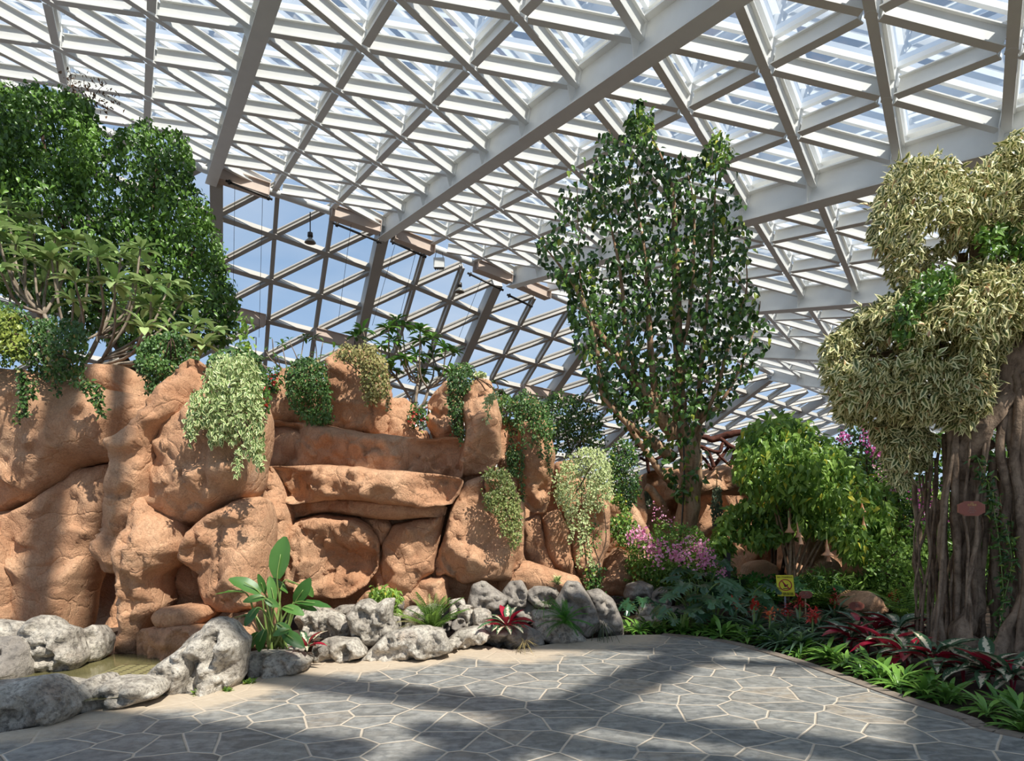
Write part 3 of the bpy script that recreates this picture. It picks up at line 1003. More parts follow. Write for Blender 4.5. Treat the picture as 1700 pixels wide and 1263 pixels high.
R([(478, 872), (500, 860), (540, 856), (590, 860), (612, 872), (629, 900), (628, 946), (608, 976), (572, 994), (522, 992), (486, 978), (475, 932)], 8.75,
  'large round orange boulder with a cracked blocky face under the layered slabs', 23, bulge=.3, facet=.07, fsize=.36, grooves=[([(552, 860), (556, 900), (590, 930)], .02, .06)])
R([(636, 900), (652, 872), (694, 860), (742, 854), (728, 900), (722, 950), (702, 962), (690, 985), (640, 985), (630, 940)], 9.0, 'tapering orange boulder between the round boulder and the pear-shaped one', 24, bulge=.26, facet=.05, fsize=.4)
R([(594, 858), (640, 860), (652, 876), (634, 905), (618, 880)], 9.1, 'small wedge of orange rock high between two big boulders', 25, bulge=.12, res=.04)
R([(640, 975), (700, 958), (742, 955), (752, 1010), (650, 1016)], 9.1, 'low orange rock at the wall foot beside the feathery fern', 26, bulge=.2)
R([(590, 1000), (606, 980), (630, 972), (644, 990), (640, 1016), (596, 1018)], 8.5, 'small orange stone behind the bright green sapling', 27, bulge=.12, res=.04)
R([(862, 672), (886, 658), (912, 690), (920, 752), (916, 830), (906, 852), (886, 850), (865, 836), (860, 800), (856, 744)], 9.9,
  'upright orange boulder with an ivy cap and a chiselled nose at its foot', 28, bulge=.3, facet=.06, fsize=.32, grooves=[([(872, 690), (866, 800)], .02, .06)])
R([(824, 700), (866, 696), (866, 800), (856, 830), (826, 810)], 10.2, 'narrow shaded rock between two upright boulders', 29, bulge=.15)
R([(868, 862), (897, 850), (908, 905), (928, 948), (902, 952), (868, 925)], 10.15, 'dark curved orange rock left of the leaning rock wedges', 30, bulge=.2)
R([(900, 856), (930, 844), (944, 880), (950, 922), (957, 957), (926, 950), (905, 912)], 10.1, 'curved leaf-shaped orange rock wedge', 31, bulge=.18, facet=.03)
R([(934, 845), (962, 832), (1012, 832), (1010, 900), (1002, 946), (958, 958), (950, 922), (938, 880)], 10.2, 'broad orange boulder with climbing stems and leaf shadows', 32, bulge=.26)
R([(828, 962), (850, 936), (872, 930), (915, 944), (958, 958), (972, 985), (826, 992)], 9.35, 'pale pinkish sloping rock at the wall foot', 33, bulge=.2, facet=.03, edge=.3)
R([(988, 972), (1000, 930), (1022, 906), (1042, 918), (1048, 948), (1046, 990), (988, 990)], 10.8, 'rounded orange rock stack left of the pink bougainvillea', 34, bulge=.3, facet=.06, fsize=.3)
R([(1044, 812), (1068, 806), (1076, 852), (1070, 890), (1046, 890)], 12.0, 'narrow orange rock pillar above the bougainvillea', 35, bulge=.2, res=.06)
R([(920, 765), (955, 760), (960, 850), (925, 850)], 10.9, 'rock column wrapped by light green creeper', 44, bulge=.2, res=.06)
R([(1072, 784), (1110, 775), (1160, 782), (1206, 770), (1252, 778), (1254, 802), (1240, 822), (1180, 818), (1080, 838), (1074, 812)], 14.5,
  'overhanging orange rock bridge slab behind the tall tree trunk', 36, bulge=.3, facet=.09, fsize=.6, th=3, strata=.05, res=.07)
R([(1040, 815), (1260, 806), (1310, 800), (1340, 1000), (1040, 1000)], 17.6, 'deep shadowed rock under the bridge slab', 37, bulge=.3, res=.12, facet=.12, fsize=1.0)
for k, (poly, D, t) in enumerate([
        ([(1236, 968), (1246, 935), (1268, 928), (1290, 940), (1292, 972)], 12.4, 'rounded orange rock behind the dark post'),
        ([(1330, 940), (1332, 895), (1350, 880), (1368, 890), (1366, 935)], 12.6, 'orange rock glimpsed under the angel trumpet bush'),
        ([(1345, 965), (1350, 930), (1378, 922), (1396, 945), (1392, 975)], 12.4, 'low orange rock right of the hanging trumpet flowers'),
        ([(1418, 975), (1424, 928), (1442, 926), (1452, 945), (1446, 980)], 12.2, 'pointed tan rock among the ferns right of the trumpet bush'),
        ([(1456, 930), (1460, 850), (1478, 836), (1494, 846), (1500, 905), (1482, 935)], 12.8, 'upright sunlit tan rock at the right edge of the trumpet bush'),
        ([(1290, 800), (1300, 770), (1350, 760), (1400, 780), (1480, 830), (1500, 960), (1290, 960)], 16.5, 'big rock mass far behind the angel trumpet bush'),
        ([(1412, 1016), (1420, 992), (1440, 979), (1462, 990), (1477, 1012), (1450, 1024)], 9.7, 'pale brown boulder lying in the planting bed')]):
    R(poly, D, t, 50 + k, bulge=.22, res=.07 if D > 12 else .05)

# ------------------------------------------------------------------ grey pitted limestone along the path
m = N('grey_limestone')
c = m.ramp(m.noise(3.2, 6, .62, None, .4), [(.25, (122, 115, 106)), (.4, (172, 162, 148)), (.55, (208, 198, 182)), (.75, (234, 225, 210))])
c = m.mix(m.ramp(m.noise(2.1, 5, .6), [(.58, (0, 0, 0)), (.75, (.5, .5, .5))]), c, (182, 146, 118))
c = m.mix(m.ramp(m.noise(24, 5, .7), [(.36, (.7, .7, .7)), (.54, (0, 0, 0))]), c, (90, 84, 78))
c = m.mix(m.ramp(m.noise(8, 6, .7, None, 1.5), [(.6, (0, 0, 0)), (.72, (.6, .6, .6))]), c, (226, 222, 214))
h = m.math('ADD', m.noise(14, 6, .7, None, .8), m.math('MULTIPLY', m.noise(50, 4, .7), .35))
vo = m.n('TexVoronoi', _feature='SMOOTH_F1', Scale=9.0); m.link(m.pos(), vo.inputs['Vector'])
h = m.math('ADD', h, m.math('MULTIPLY', m.ramp(vo.outputs['Distance'], [(.05, (0, 0, 0)), (.35, (1, 1, 1))]), .8))
m.princ(c, .9, m.bump(h, .9, .05), 0, .25)
M_lime = m.m
m = N('dark_limestone')
c = m.ramp(m.noise(3.5, 6, .62, None, .4), [(.25, (112, 105, 98)), (.5, (156, 147, 136)), (.75, (194, 184, 170))])
c = m.mix(m.ramp(m.noise(22, 5, .7), [(.3, (.6, .6, .6)), (.5, (0, 0, 0))]), c, (66, 64, 64))
h = m.math('ADD', m.noise(12, 6, .7, None, .8), m.math('MULTIPLY', m.noise(50, 4, .7), .35))
m.princ(c, .9, m.bump(h, .8, .04), 0, .25)
M_dlime = m.m


def S(poly, D, label, seed, dark=False, name='limestone_rock', **k):
    q = np.array(poly, float); qc = (q.min(0) + q.max(0)) / 2; poly = qc + (q - qc) * 1.14
    k.setdefault('facet', .035); k.setdefault('fsize', .16); k.setdefault('res', .026); k.setdefault('rough', .022); k.setdefault('pits', 10); k.setdefault('ridged', .1); k.setdefault('bulge', .2); k.setdefault('th', .35)
    return rock(name, poly, D, M_dlime if dark else M_lime, seed=seed, label=label, cat='rock', **k)


S([(-30, 1030), (0, 1032), (22, 1036), (33, 1048), (36, 1066), (10, 1074), (-30, 1074)], 6.5, 'white sunlit limestone at the far left edge of the pond', 101)
S([(-30, 1062), (22, 1060), (44, 1076), (47, 1112), (40, 1136), (0, 1146), (-30, 1146)], 5.9, 'dark hollowed limestone with a mossy hole at far left', 102, dark=True, pits=14, facet=.06)
S([(38, 1056), (54, 1031), (72, 1025), (88, 1034), (96, 1042), (116, 1046), (122, 1066), (132, 1090), (124, 1106), (86, 1119), (60, 1116), (40, 1106), (34, 1075)], 6.15,
  'big rounded limestone behind the pond with a dark slit like a mouth', 103, pits=5, grooves=[([(55, 1094), (70, 1098), (86, 1093)], .022, .12), ([(58, 1075), (70, 1072)], .018, .08)])
S([(117, 1058), (130, 1052), (156, 1041), (173, 1062), (166, 1092), (140, 1102), (124, 1088)], 6.5, 'angular pale limestone against the foot of the orange wall', 104)
S([(-30, 1140), (30, 1134), (76, 1131), (106, 1150), (120, 1176), (104, 1197), (50, 1212), (-30, 1224)], 4.9, 'low broad grey rock at the near left corner of the path', 105, bulge=.25, pits=3, facet=.02, fsize=.3)
S([(62, 1136), (86, 1131), (130, 1136), (164, 1121), (173, 1134), (186, 1126), (226, 1126), (246, 1135), (254, 1156), (182, 1174), (120, 1184), (96, 1164)], 5.35,
  'long pinkish limestone edging in front of the pond water', 106, pits=5, facet=.03)
S([(247, 1126), (262, 1105), (298, 1076), (314, 1071), (316, 1110), (306, 1152), (250, 1156)], 5.75, 'smooth slanting grey slab leaning on the big white rock', 107, pits=0, facet=.015, rough=.01)
S([(310, 1078), (324, 1058), (344, 1046), (350, 1035), (366, 1031), (386, 1038), (399, 1054), (408, 1062), (405, 1092), (401, 1122), (388, 1138), (350, 1152), (300, 1154), (306, 1112)], 5.85,
  'tall white sculpted limestone beside the banana-like plant', 108, bulge=.3, pits=9, facet=.07, fsize=.2, grooves=[([(346, 1062), (352, 1082), (344, 1100)], .04, .14)])
S([(398, 1094), (425, 1085), (470, 1085), (492, 1088), (512, 1098), (506, 1113), (470, 1126), (402, 1136)], 6.45, 'low veined grey rock edging the planter of the big plant', 109, pits=2)
S([(495, 1026), (512, 1010), (540, 1009), (562, 1018), (582, 1034), (588, 1052), (552, 1060), (506, 1056)], 7.5, 'brown-stained limestone behind the small striped plant', 110)
S([(550, 1016), (566, 1005), (592, 1004), (604, 1018), (590, 1042), (560, 1042)], 7.9, 'grey limestone low against the round orange boulder', 111)
S([(578, 1022), (598, 1000), (614, 997), (625, 1006), (637, 998), (652, 999), (648, 1028), (658, 1042), (650, 1058), (630, 1068), (600, 1070), (586, 1044)], 7.25,
  'upright pale limestone full of holes in front of the bright sapling', 112, pits=16, facet=.05)
S([(522, 1078), (545, 1060), (590, 1062), (604, 1090), (552, 1104), (528, 1100)], 6.95, 'low grey rock in the shade beside the holed limestone', 113)
S([(600, 1092), (626, 1072), (652, 1049), (700, 1041), (726, 1045), (736, 1062), (744, 1078), (720, 1087), (660, 1096), (616, 1099)], 7.05, 'long pale limestone lying along the sandy path edge', 114, pits=8)
S([(664, 1022), (680, 1007), (698, 1009), (707, 1030), (690, 1044), (668, 1040)], 7.9, 'rough knobbly limestone left of the feathery fern', 115, facet=.06)
S([(742, 1064), (760, 1047), (796, 1042), (812, 1056), (802, 1068), (770, 1074)], 7.65, 'flat brownish rock between the fern and the lumpy rock', 116, pits=3)
S([(728, 1066), (748, 1060), (766, 1064), (760, 1074), (735, 1076)], 7.45, 'small white stone at the path edge', 117, pits=1, bulge=.08, th=.15)
S([(780, 1004), (786, 972), (803, 966), (830, 984), (842, 995), (836, 1008), (812, 1017), (788, 1014)], 8.35, 'smooth pyramid-like grey rock under the orange overhang', 118, dark=True, pits=2)
S([(836, 984), (849, 968), (866, 966), (874, 985), (872, 1004), (850, 1008), (840, 998)], 8.6, 'dark grey rock topping the pile behind the striped plant', 119, dark=True)
S([(877, 982), (890, 974), (920, 977), (928, 990), (921, 1008), (892, 1006), (878, 994)], 8.6, 'dark pitted rock beside the pale succulent', 120, dark=True, pits=12)
S([(922, 1000), (944, 967), (962, 969), (976, 990), (987, 1010), (992, 1038), (976, 1052), (950, 1048), (926, 1028)], 8.35, 'tall ridged grey rock with the green fern growing before it', 121, dark=True, bulge=.26)
S([(976, 986), (996, 982), (1019, 1000), (1029, 1030), (1031, 1054), (1008, 1059), (988, 1050), (978, 1012)], 8.6, 'creviced grey rock ending the row at the path bend', 122, dark=True, pits=10, facet=.06)
S([(798, 1048), (830, 1040), (870, 1037), (896, 1054), (899, 1071), (870, 1080), (835, 1077), (806, 1064)], 7.9, 'lumpy dark rock cluster projecting into the path', 123, dark=True, pits=14, facet=.06, fsize=.12)
S([(886, 1014), (930, 1014), (956, 1044), (974, 1062), (920, 1069), (893, 1054)], 8.1, 'brown-grey rock beneath the green fern', 124, pits=4)
S([(745, 998), (765, 993), (778, 1010), (768, 1028), (748, 1028)], 8.4, 'small brown-grey rock behind the feathery fern', 125)
S([(764, 1006), (790, 1006), (798, 1030), (778, 1044), (762, 1030)], 8.2, 'knobbly rock at the middle of the pile', 126, facet=.05)
S([(786, 1014), (814, 1014), (820, 1042), (788, 1048)], 8.05, 'pinkish rock just left of the striped plant', 127, pits=2)
S([(840, 1000), (882, 1000), (895, 1030), (850, 1040)], 8.7, 'shadowed rock directly behind the striped plant', 128, dark=True)
S([(1038, 990), (1044, 972), (1062, 965), (1082, 974), (1080, 992), (1050, 996)], 10.2, 'grey rock left of the pair under the bougainvillea', 129, dark=True)
S([(1078, 1004), (1084, 984), (1100, 974), (1114, 988), (1112, 1008)], 10.0, 'dark rock with a sunlit edge under the bougainvillea', 130, dark=True)
S([(1058, 1022), (1068, 1006), (1094, 1003), (1126, 1010), (1128, 1030), (1080, 1036)], 9.6, 'smooth brown boulder at the near end of the right bed', 131, pits=1)
S([(1050, 1040), (1060, 1026), (1090, 1023), (1100, 1038), (1080, 1048)], 9.2, 'small bluish grey stone in the grass edging', 132, pits=0)
S([(1100, 1012), (1150, 1002), (1165, 1030), (1105, 1040)], 10.4, 'dark low rock among the large-leaved plants', 133, dark=True)

for k, (x, y, w_, h_, D, t) in enumerate(((655, 1034, 22, 20, 7.7, 'small pale rock between the holed limestone and the feathery fern'), (762, 1036, 22, 18, 7.95, 'small brown rock in the gap right of the feathery fern'), (742, 1040, 16, 14, 8.0, 'little dark stone beside the feathery fern'), (470, 1078, 60, 18, 7.1, 'soil-coloured stone behind the planter rock'), (905, 1035, 26, 20, 8.35, 'brown stone wedged left of the green fern'), (655, 1000, 26, 20, 8.6, 'grey stone against the foot of the orange wall behind the sapling'), (720, 1012, 34, 18, 8.6, 'long grey stone against the orange wall behind the fern'))):
    S([(x - w_ / 2, y + h_ / 2), (x - w_ * .45, y - h_ * .2), (x - w_ * .1, y - h_ / 2), (x + w_ * .35, y - h_ * .35), (x + w_ / 2, y + h_ / 2)], D, t, 150 + k, dark=k in (1, 2, 4))

# pond
m = N('pond_water')
c = m.ramp(m.noise(2, 3), [(.3, (92, 88, 58)), (.7, (128, 120, 82))])
m.princ(c, .08, m.bump(m.noise(9, 3), .15, .01), 0, .6)
pw = [at(x, y, F * (CH - .1) / (y - CY)) for x, y in ((-80, 1100), (60, 1088), (300, 1084), (330, 1100), (262, 1150), (-80, 1190))]
tag(npmesh('pond_water', [(p[0], p[1], .1) for p in pw], [[0, 1, 2, 3, 4, 5]], m.m), 'shallow olive pond water between grey rocks and the orange wall', 'pond')
p0 = at(172, 1118, F * (CH - .12) / (1118 - CY))
m = N('slotted_olive_plastic')
uv = m.n('SeparateXYZ', i0=m.pos())
fx = m.math('FRACT', m.math('MULTIPLY', uv.outputs[0], 9.0)); fy = m.math('FRACT', m.math('MULTIPLY', uv.outputs[1], 18.0))
sl_ = m.math('MULTIPLY', m.math('LESS_THAN', fx, .35), m.math('LESS_THAN', fy, .42))
m.princ(m.mix(sl_, (134, 126, 86), (40, 36, 26)), .5)
gp = MB().box((p0[0] + .27, p0[1] + .15, .105), (.33, 0, 0), (0, .24, 0), (0, 0, .005)).build('drain_cover', m.m)
tag(gp, 'slotted olive drain cover lying in the pond', 'drain cover')
# ------------------------------------------------------------------ leaf and bark materials
L_tree = leafmat('tree_leaf', (36, 70, 24), (122, 162, 66), rough=.38, trans=.22)
L_dark = leafmat('dark_glossy_leaf', (34, 62, 28), (98, 136, 60), rough=.28, trans=.18, third=(150, 160, 60))
L_bright = leafmat('bright_leaf', (66, 108, 40), (164, 196, 92), rough=.4, trans=.38, third=(206, 200, 70))
L_plum = leafmat('plumeria_leaf', (96, 126, 66), (186, 206, 138), rough=.36, trans=.25, edge=None)
L_plumd = leafmat('plumeria_dark_leaf', (50, 96, 40), (120, 164, 72), rough=.36, trans=.25)
L_ivy = leafmat('ivy_leaf', (40, 72, 30), (98, 134, 62), rough=.45, trans=.2, third=(170, 150, 96))
L_ivyv = leafmat('variegated_ivy_leaf', (70, 104, 50), (120, 150, 76), edge=(216, 222, 160), rough=.45, trans=.25)
L_ivydry = leafmat('drying_ivy_leaf', (92, 104, 48), (176, 164, 104), rough=.6, trans=.2, third=(190, 160, 120))
L_ban = leafmat('variegated_fig_leaf', (58, 78, 34), (112, 122, 58), edge=(222, 214, 158), rough=.42, trans=.2, third=(200, 150, 110))
L_banana = leafmat('banana_like_leaf', (46, 92, 38), (98, 140, 62), rough=.42, trans=.22)
L_fern = leafmat('fern_leaf', (64, 104, 36), (138, 170, 70), rough=.5, trans=.3)
L_fernd = leafmat('green_fern_leaf', (34, 92, 30), (86, 150, 48), rough=.5, trans=.3)
L_cover = leafmat('strap_fern_leaf', (64, 108, 42), (136, 178, 78), rough=.35, trans=.25)
L_phil = leafmat('philodendron_leaf', (34, 68, 42), (74, 112, 70), rough=.3, trans=.12)
L_brom = leafmat('bromeliad_leaf', (54, 84, 56), (112, 138, 100), rough=.35, trans=.12)
L_red = leafmat('red_bract', (150, 30, 28), (206, 66, 52), rough=.4, trans=.2)
L_pink = leafmat('pink_bract', (222, 120, 168), (250, 194, 218), rough=.6, trans=.35)
L_mag = leafmat('magenta_bract', (178, 70, 140), (222, 120, 186), rough=.6, trans=.35)
L_peach = leafmat('peach_petal', (222, 150, 104), (244, 200, 160), rough=.5, trans=.4)
L_moss = leafmat('grey_moss', (92, 108, 84), (142, 152, 120), rough=.8, trans=.2)


def stromat():
    m = N('striped_prayer_leaf')
    a = m.n('Attribute', _attribute_name='col'); sp = m.n('SeparateColor', i0=a.outputs[0])
    g = m.math('ADD', sp.outputs[1], m.math('MULTIPLY', m.math('SUBTRACT', m.noise(38, 3, .6), .5), 1.5))
    top = m.mix(m.ramp(g, [(.3, (0, 0, 0)), (.45, (1, 1, 1))]), (224, 210, 180), m.mix(sp.outputs[0], (52, 84, 56), (88, 118, 84)))
    under = m.mix(sp.outputs[0], (150, 22, 48), (206, 50, 76))
    geo = m.t.nodes.new('ShaderNodeNewGeometry')
    redone = m.ramp(sp.outputs[2], [(.86, (0, 0, 0)), (.87, (1, 1, 1))], 'CONSTANT')
    f = m.math('MAXIMUM', m.math('MULTIPLY', geo.outputs['Backfacing'], m.ramp(sp.outputs[2], [(.3, (0, 0, 0)), (.32, (1, 1, 1))], 'CONSTANT')), redone)
    c = m.mix(f, top, under)
    p = m.princ(c, .35, finish=False); tr = m.n('BsdfTranslucent', Color=c)
    mx = m.n('MixShader', Fac=.18, i1=p, i2=tr.outputs[0]); m.link(mx.outputs[0], m.out.inputs[0])
    return m.m


L_strom = stromat()


def bark(name, a, b, dark, sc_=(6, 6, 1.6), bump=.5):
    m = N(name)
    n1 = m.noise(1.5, 6, .65, m.pos(sc_), .6)
    c = m.ramp(n1, [(.25, dark), (.45, a), (.7, b)])
    c = m.mix(m.ramp(m.noise(14, 5, .7), [(.35, (.5, .5, .5)), (.5, (0, 0, 0))]), c, dark)
    m.princ(c, .85, m.bump(m.math('ADD', n1, m.math('MULTIPLY', m.noise(45, 4, .6), .4)), bump, .03), 0, .2)
    return m.m


B_tan = bark('tan_bark', (156, 124, 96), (192, 164, 134), (98, 76, 58))
B_grey = bark('grey_bark', (132, 118, 102), (168, 154, 136), (84, 72, 60))
B_fig = bark('fig_root_bark', (128, 108, 90), (168, 146, 124), (70, 56, 46), (5, 5, 2.2), .7)
B_dark = bark('dark_bark', (74, 58, 46), (104, 84, 66), (44, 34, 28))
B_stem = plain('green_stem', (120, 142, 74), .5)
B_straw = plain('straw_stem', (178, 156, 116), .6)

TL = T_leaf(.62, .1, .2); TLn = T_leaf(.4, .1, .22); TS = T_small(.62); TSn = T_small(.42, .14)
TBl = T_blade(.34, .3, 5, .25, .6); TBn = T_blade(.13, .6, 5, .2, .4)


def pxpath(pts):
    """pixel/depth/radius rows -> points and radii along a smooth line"""
    Q = np.array([[*at(p[0], p[1], p[2]), p[3]] for p in pts], float)
    s = spline(Q, 6)
    return s[:, :3], np.clip(s[:, 3], .004, None)


def branchset(name, rows, mat, parent, seg=8, wob=.12):
    out = []
    for r in rows:
        P, rad = pxpath(r)
        rs = np.random.RandomState(int(abs(r[0][0] * 7 + r[-1][1])) % 9999)
        P[1:-1] += np.cumsum(rs.normal(0, 1, (len(P) - 2, 3)), 0) * rad[1:-1, None] * .12
        out.append(P)
        MB().tube(P, rad, seg, wob=wob).build(name, mat, parent, True)
    return out


def plant(name, x, y, D, label, cat, group=None, z=None):
    p = at(x, y, D)
    if z is not None: p[2] = z
    return empty(name, tuple(p), label, cat, group)


# ------------------------------------------------------------------ big leafy tree, left
t = plant('leafy_tree', 230, 620, 13.2, 'big dense small-leaved tree rising behind the left rockwork', 'tree', z=0)
branchset('trunk', [[(235, 972, 13.2, .16), (232, 800, 13.2, .14), (240, 620, 13.2, .12), (250, 440, 13.2, .08), (262, 260, 13.2, .03)],
                    [(238, 650, 13.2, .1), (160, 500, 13.2, .07), (90, 330, 13.2, .05), (60, 170, 13.2, .02)],
                    [(240, 600, 13.2, .08), (300, 480, 13.0, .05), (330, 380, 13.0, .02)],
                    [(160, 480, 13.4, .05), (40, 420, 13.6, .03), (-40, 300, 13.6, .02)]], B_dark, t)
LT = [(-90, 130), (0, 150), (50, 138), (100, 150), (150, 162), (162, 200), (178, 230), (195, 215), (222, 208), (240, 196), (262, 222), (290, 214), (310, 232), (318, 262), (322, 300), (345, 330),
      (356, 380), (372, 420), (378, 460), (394, 500), (388, 545), (370, 570), (300, 590), (240, 590), (120, 540), (0, 480), (-90, 480)]
crown('foliage', TL, LT, 13.3, 3.0, 32000, .112, L_tree, t, 5, clump=.52, cs=1.3, droop=.7, soft=9)
crown('foliage', TL, [(-60, 120), (40, 138), (140, 160), (165, 220), (120, 400), (-60, 420)], 12.6, 1.6, 6000, .108, L_tree, t, 6, clump=.6, droop=.7)
crown('leaves', TSn, [(100, 110), (170, 135), (210, 170), (180, 190), (110, 150)], 13, .8, 160, .09, leafmat('brown_twig_leaf', (90, 70, 50), (130, 90, 60)), t, 7, clump=0)
branchset('twig', [[(110, 160, 13, .01), (118, 130, 13, .006), (112, 112, 13, .004)], [(150, 170, 13, .01), (165, 148, 13, .006), (178, 138, 13, .004)], [(140, 165, 13, .01), (132, 135, 13, .004)]], B_dark, t, 4)


# ------------------------------------------------------------------ rosette shrubs
def rosettes(name, pts, rs, n, L, mat, parent, tm=TBl, spread=1.0, wid=1.0, droopy=0.0):
    P = []; d = []; up = []; s = []
    for p in pts:
        k = rs.randint(n - 3, n + 4); a0 = rs.uniform(0, 6.28)
        ax = unit(np.array([rs.normal(0, .25), rs.normal(0, .25) - .15, 1]))
        for q in range(k):
            a = a0 + q * 2.4; el = rs.uniform(-.5, 1.0) * .8 - droopy
            v = np.array([math.cos(a), math.sin(a), 0]) * math.cos(el) * spread + ax * (math.sin(el) + .15)
            P.append(p + rs.normal(0, .012, 3)); d.append(v); up.append([0, -.15, 1]); s.append(L * rs.uniform(.7, 1.15))
    return leaves(name, tm, np.array(P), np.array(d), np.array(up), np.array(s), mat, parent, rs, smooth=True)


def rosette_shrub(name, base, tips, label, cat, n, L, leaf, barkm, r0=.03, seed=1, tm=TBl, group=None, z=None, spread=1.0, droopy=0.0):
    """base (x, y, D); tips (x, y, D): bare forking branches each ending in a whorl of leaves"""
    rs = np.random.RandomState(seed)
    t = plant(name, *base, label, cat, group)
    if z is not None: t.location.z = z
    b = at(*base); k = max(2, len(tips) // 6)
    hubs = []
    T = np.array([at(*q) for q in tips]); order = np.argsort(T[:, 0])
    for ch in np.array_split(order, k):
        c = T[ch].mean(0); h = b + (c - b) * rs.uniform(.3, .5) + rs.normal(0, .06, 3)
        m1 = b + (h - b) * .5 + rs.normal(0, .05, 3)
        MB().tube(spline([b, m1, h], 4), np.linspace(r0, r0 * .75, 9), 7, wob=.1).build('stem', barkm, t, True)
        for j in ch:
            e = T[j]; m2 = h + (e - h) * .45 + np.array([(e[0] - h[0]) * .25, 0, -.08]) + rs.normal(0, .05, 3)
            MB().tube(spline([h, m2, e], 5), np.linspace(r0 * .62, r0 * .34, 11), 6, wob=.1).build('branch', barkm, t, True)
    rosettes('foliage', T, rs, n, L, leaf, t, tm, spread, droopy=droopy)
    return t


rs0 = np.random.RandomState(12)
tips = [(x + rs0.normal(0, 6), y + rs0.normal(0, 5), 9.9 + rs0.uniform(-.7, .9)) for x, y in
        [(-20, 360), (15, 345), (45, 372), (10, 400), (60, 385), (95, 396), (35, 430), (80, 425), (120, 402), (150, 410), (105, 440), (165, 438), (200, 425), (140, 465), (182, 470), (228, 420),
         (250, 440), (212, 462), (245, 475), (285, 468), (180, 505), (222, 510), (262, 505), (300, 500), (205, 545), (250, 540), (285, 545), (320, 540), (345, 555), (330, 575), (20, 480), (75, 470), (120, 505), (-10, 440), (0, 385), (290, 575)]]
rosette_shrub('frangipani', (110, 640, 9.9), tips, 'spreading frangipani with long pale leaves on bare grey branches above left rocks', 'shrub', 14, .34, L_plum, B_grey, .04, 3)
tips = [(x + rs0.normal(0, 4), y + rs0.normal(0, 4), 11 + rs0.uniform(-.5, .7)) for x, y in
        [(598, 560), (612, 545), (640, 540), (655, 528), (672, 545), (628, 572), (655, 565), (690, 555), (705, 570), (722, 560), (690, 590), (735, 575), (748, 585), (715, 600), (670, 590), (745, 605), (700, 625), (728, 622), (655, 610), (590, 585), (640, 595)]]
rosette_shrub('frangipani', (690, 690, 11), tips, 'dark green fig-leaved frangipani behind the upper middle boulders', 'shrub', 15, .26, L_plumd, B_grey, .03, 4)
tips = [(x, y, 10.8 + rs0.uniform(-.4, .4)) for x, y in [(425, 560), (440, 580), (452, 562), (468, 572), (480, 565), (432, 598), (492, 590), (505, 560), (515, 585), (523, 560), (536, 568), (545, 590), (556, 575), (460, 590), (530, 595)]]
rosette_shrub('frangipani', (490, 640, 10.8), tips, 'sparse twiggy frangipani with few small leaves left of the crowned boulder', 'shrub', 4, .15, L_plumd, B_grey, .02, 5)
rosette_shrub('schefflera', (822, 660, 11), [(800, 640, 11), (822, 632, 11), (835, 648, 10.9), (845, 660, 11), (812, 652, 10.8)], 'dark drooping broad-leaved plant behind the slender upright boulder', 'shrub', 7, .22, L_dark, B_dark, .02, 6, droopy=.6)

# ------------------------------------------------------------------ creepers on the rockwork
def creeper(poly, D, th, n, size, leaf, label, seed, tm=TS, name='ivy', clump=.45, strands=(), cs=3.0, cat='ivy'):
    P = np.array(poly, float); c = P.mean(0)
    t = plant(name, c[0], c[1], D, label, cat)
    crown('foliage', tm, poly, D, th, n, size, leaf, t, seed, clump=clump, cs=cs, droop=.9, soft=6, rim=.3, facing=1.6)
    rs = np.random.RandomState(seed)
    for k in range(3):
        q = P[rs.randint(len(P))]; e = c + rs.normal(0, 8, 2)
        MB().tube(spline([at(e[0], e[1], D), at((e[0] + q[0]) / 2, (e[1] + q[1]) / 2 - 3, D - th * .3), at(c[0] + (q[0] - c[0]) * .8, c[1] + (q[1] - c[1]) * .8, D)], 4), .008, 5).build('stem', B_dark, t)
    for (x0, y0, x1, y1) in strands:
        m_ = max(10, int(math.hypot(x1 - x0, y1 - y0) * .8)); tt = np.linspace(0, 1, m_)
        px = x0 + (x1 - x0) * tt + np.cumsum(rs.normal(0, .7, m_)); py = y0 + (y1 - y0) * tt
        Pp = np.array([at(a, b, D - th * .45) for a, b in zip(px, py)])
        Pp2 = np.repeat(Pp, 2, 0) + rs.normal(0, .02, (m_ * 2, 3))
        d = rs.normal(0, 1, (m_ * 2, 3)); d[:, 2] -= .8
        leaves('foliage', tm, Pp2, d, unit(rs.normal(0, .4, (m_ * 2, 3)) + [0, -1, .5]), rs.uniform(.6, 1.2, m_ * 2) * size, leaf, t, rs)
        MB().tube(Pp, .004, 4).build('stem', B_dark, t)
    return t


creeper([(-60, 500), (0, 498), (30, 508), (60, 530), (90, 525), (130, 530), (148, 560), (140, 610), (128, 632), (80, 628), (30, 610), (-60, 600)], 7.9, .9, 4200, .055, L_ivy,
        'fine-leaved creeper heaped on top of the huge far left boulder', 11, strands=[(30, 610, 45, 690), (40, 620, 30, 700), (60, 630, 52, 660), (140, 625, 172, 690), (150, 630, 160, 660), (90, 630, 100, 655), (165, 640, 172, 690), (120, 630, 145, 650)])
creeper([(-60, 490), (30, 520), (50, 560), (40, 600), (-60, 600)], 7.5, .5, 1500, .055, leafmat('light_creeper_leaf', (110, 130, 50), (180, 190, 90)), 'sunlit yellowish creeper at the left picture edge above the boulder', 12)
creeper([(228, 575), (250, 558), (285, 550), (318, 562), (332, 590), (325, 602), (300, 605), (285, 640), (265, 655), (245, 650), (240, 620), (225, 610)], 8.2, .5, 2600, .05, L_ivy,
        'rounded dark ivy mound on the pale rock behind the leaning spur', 13)
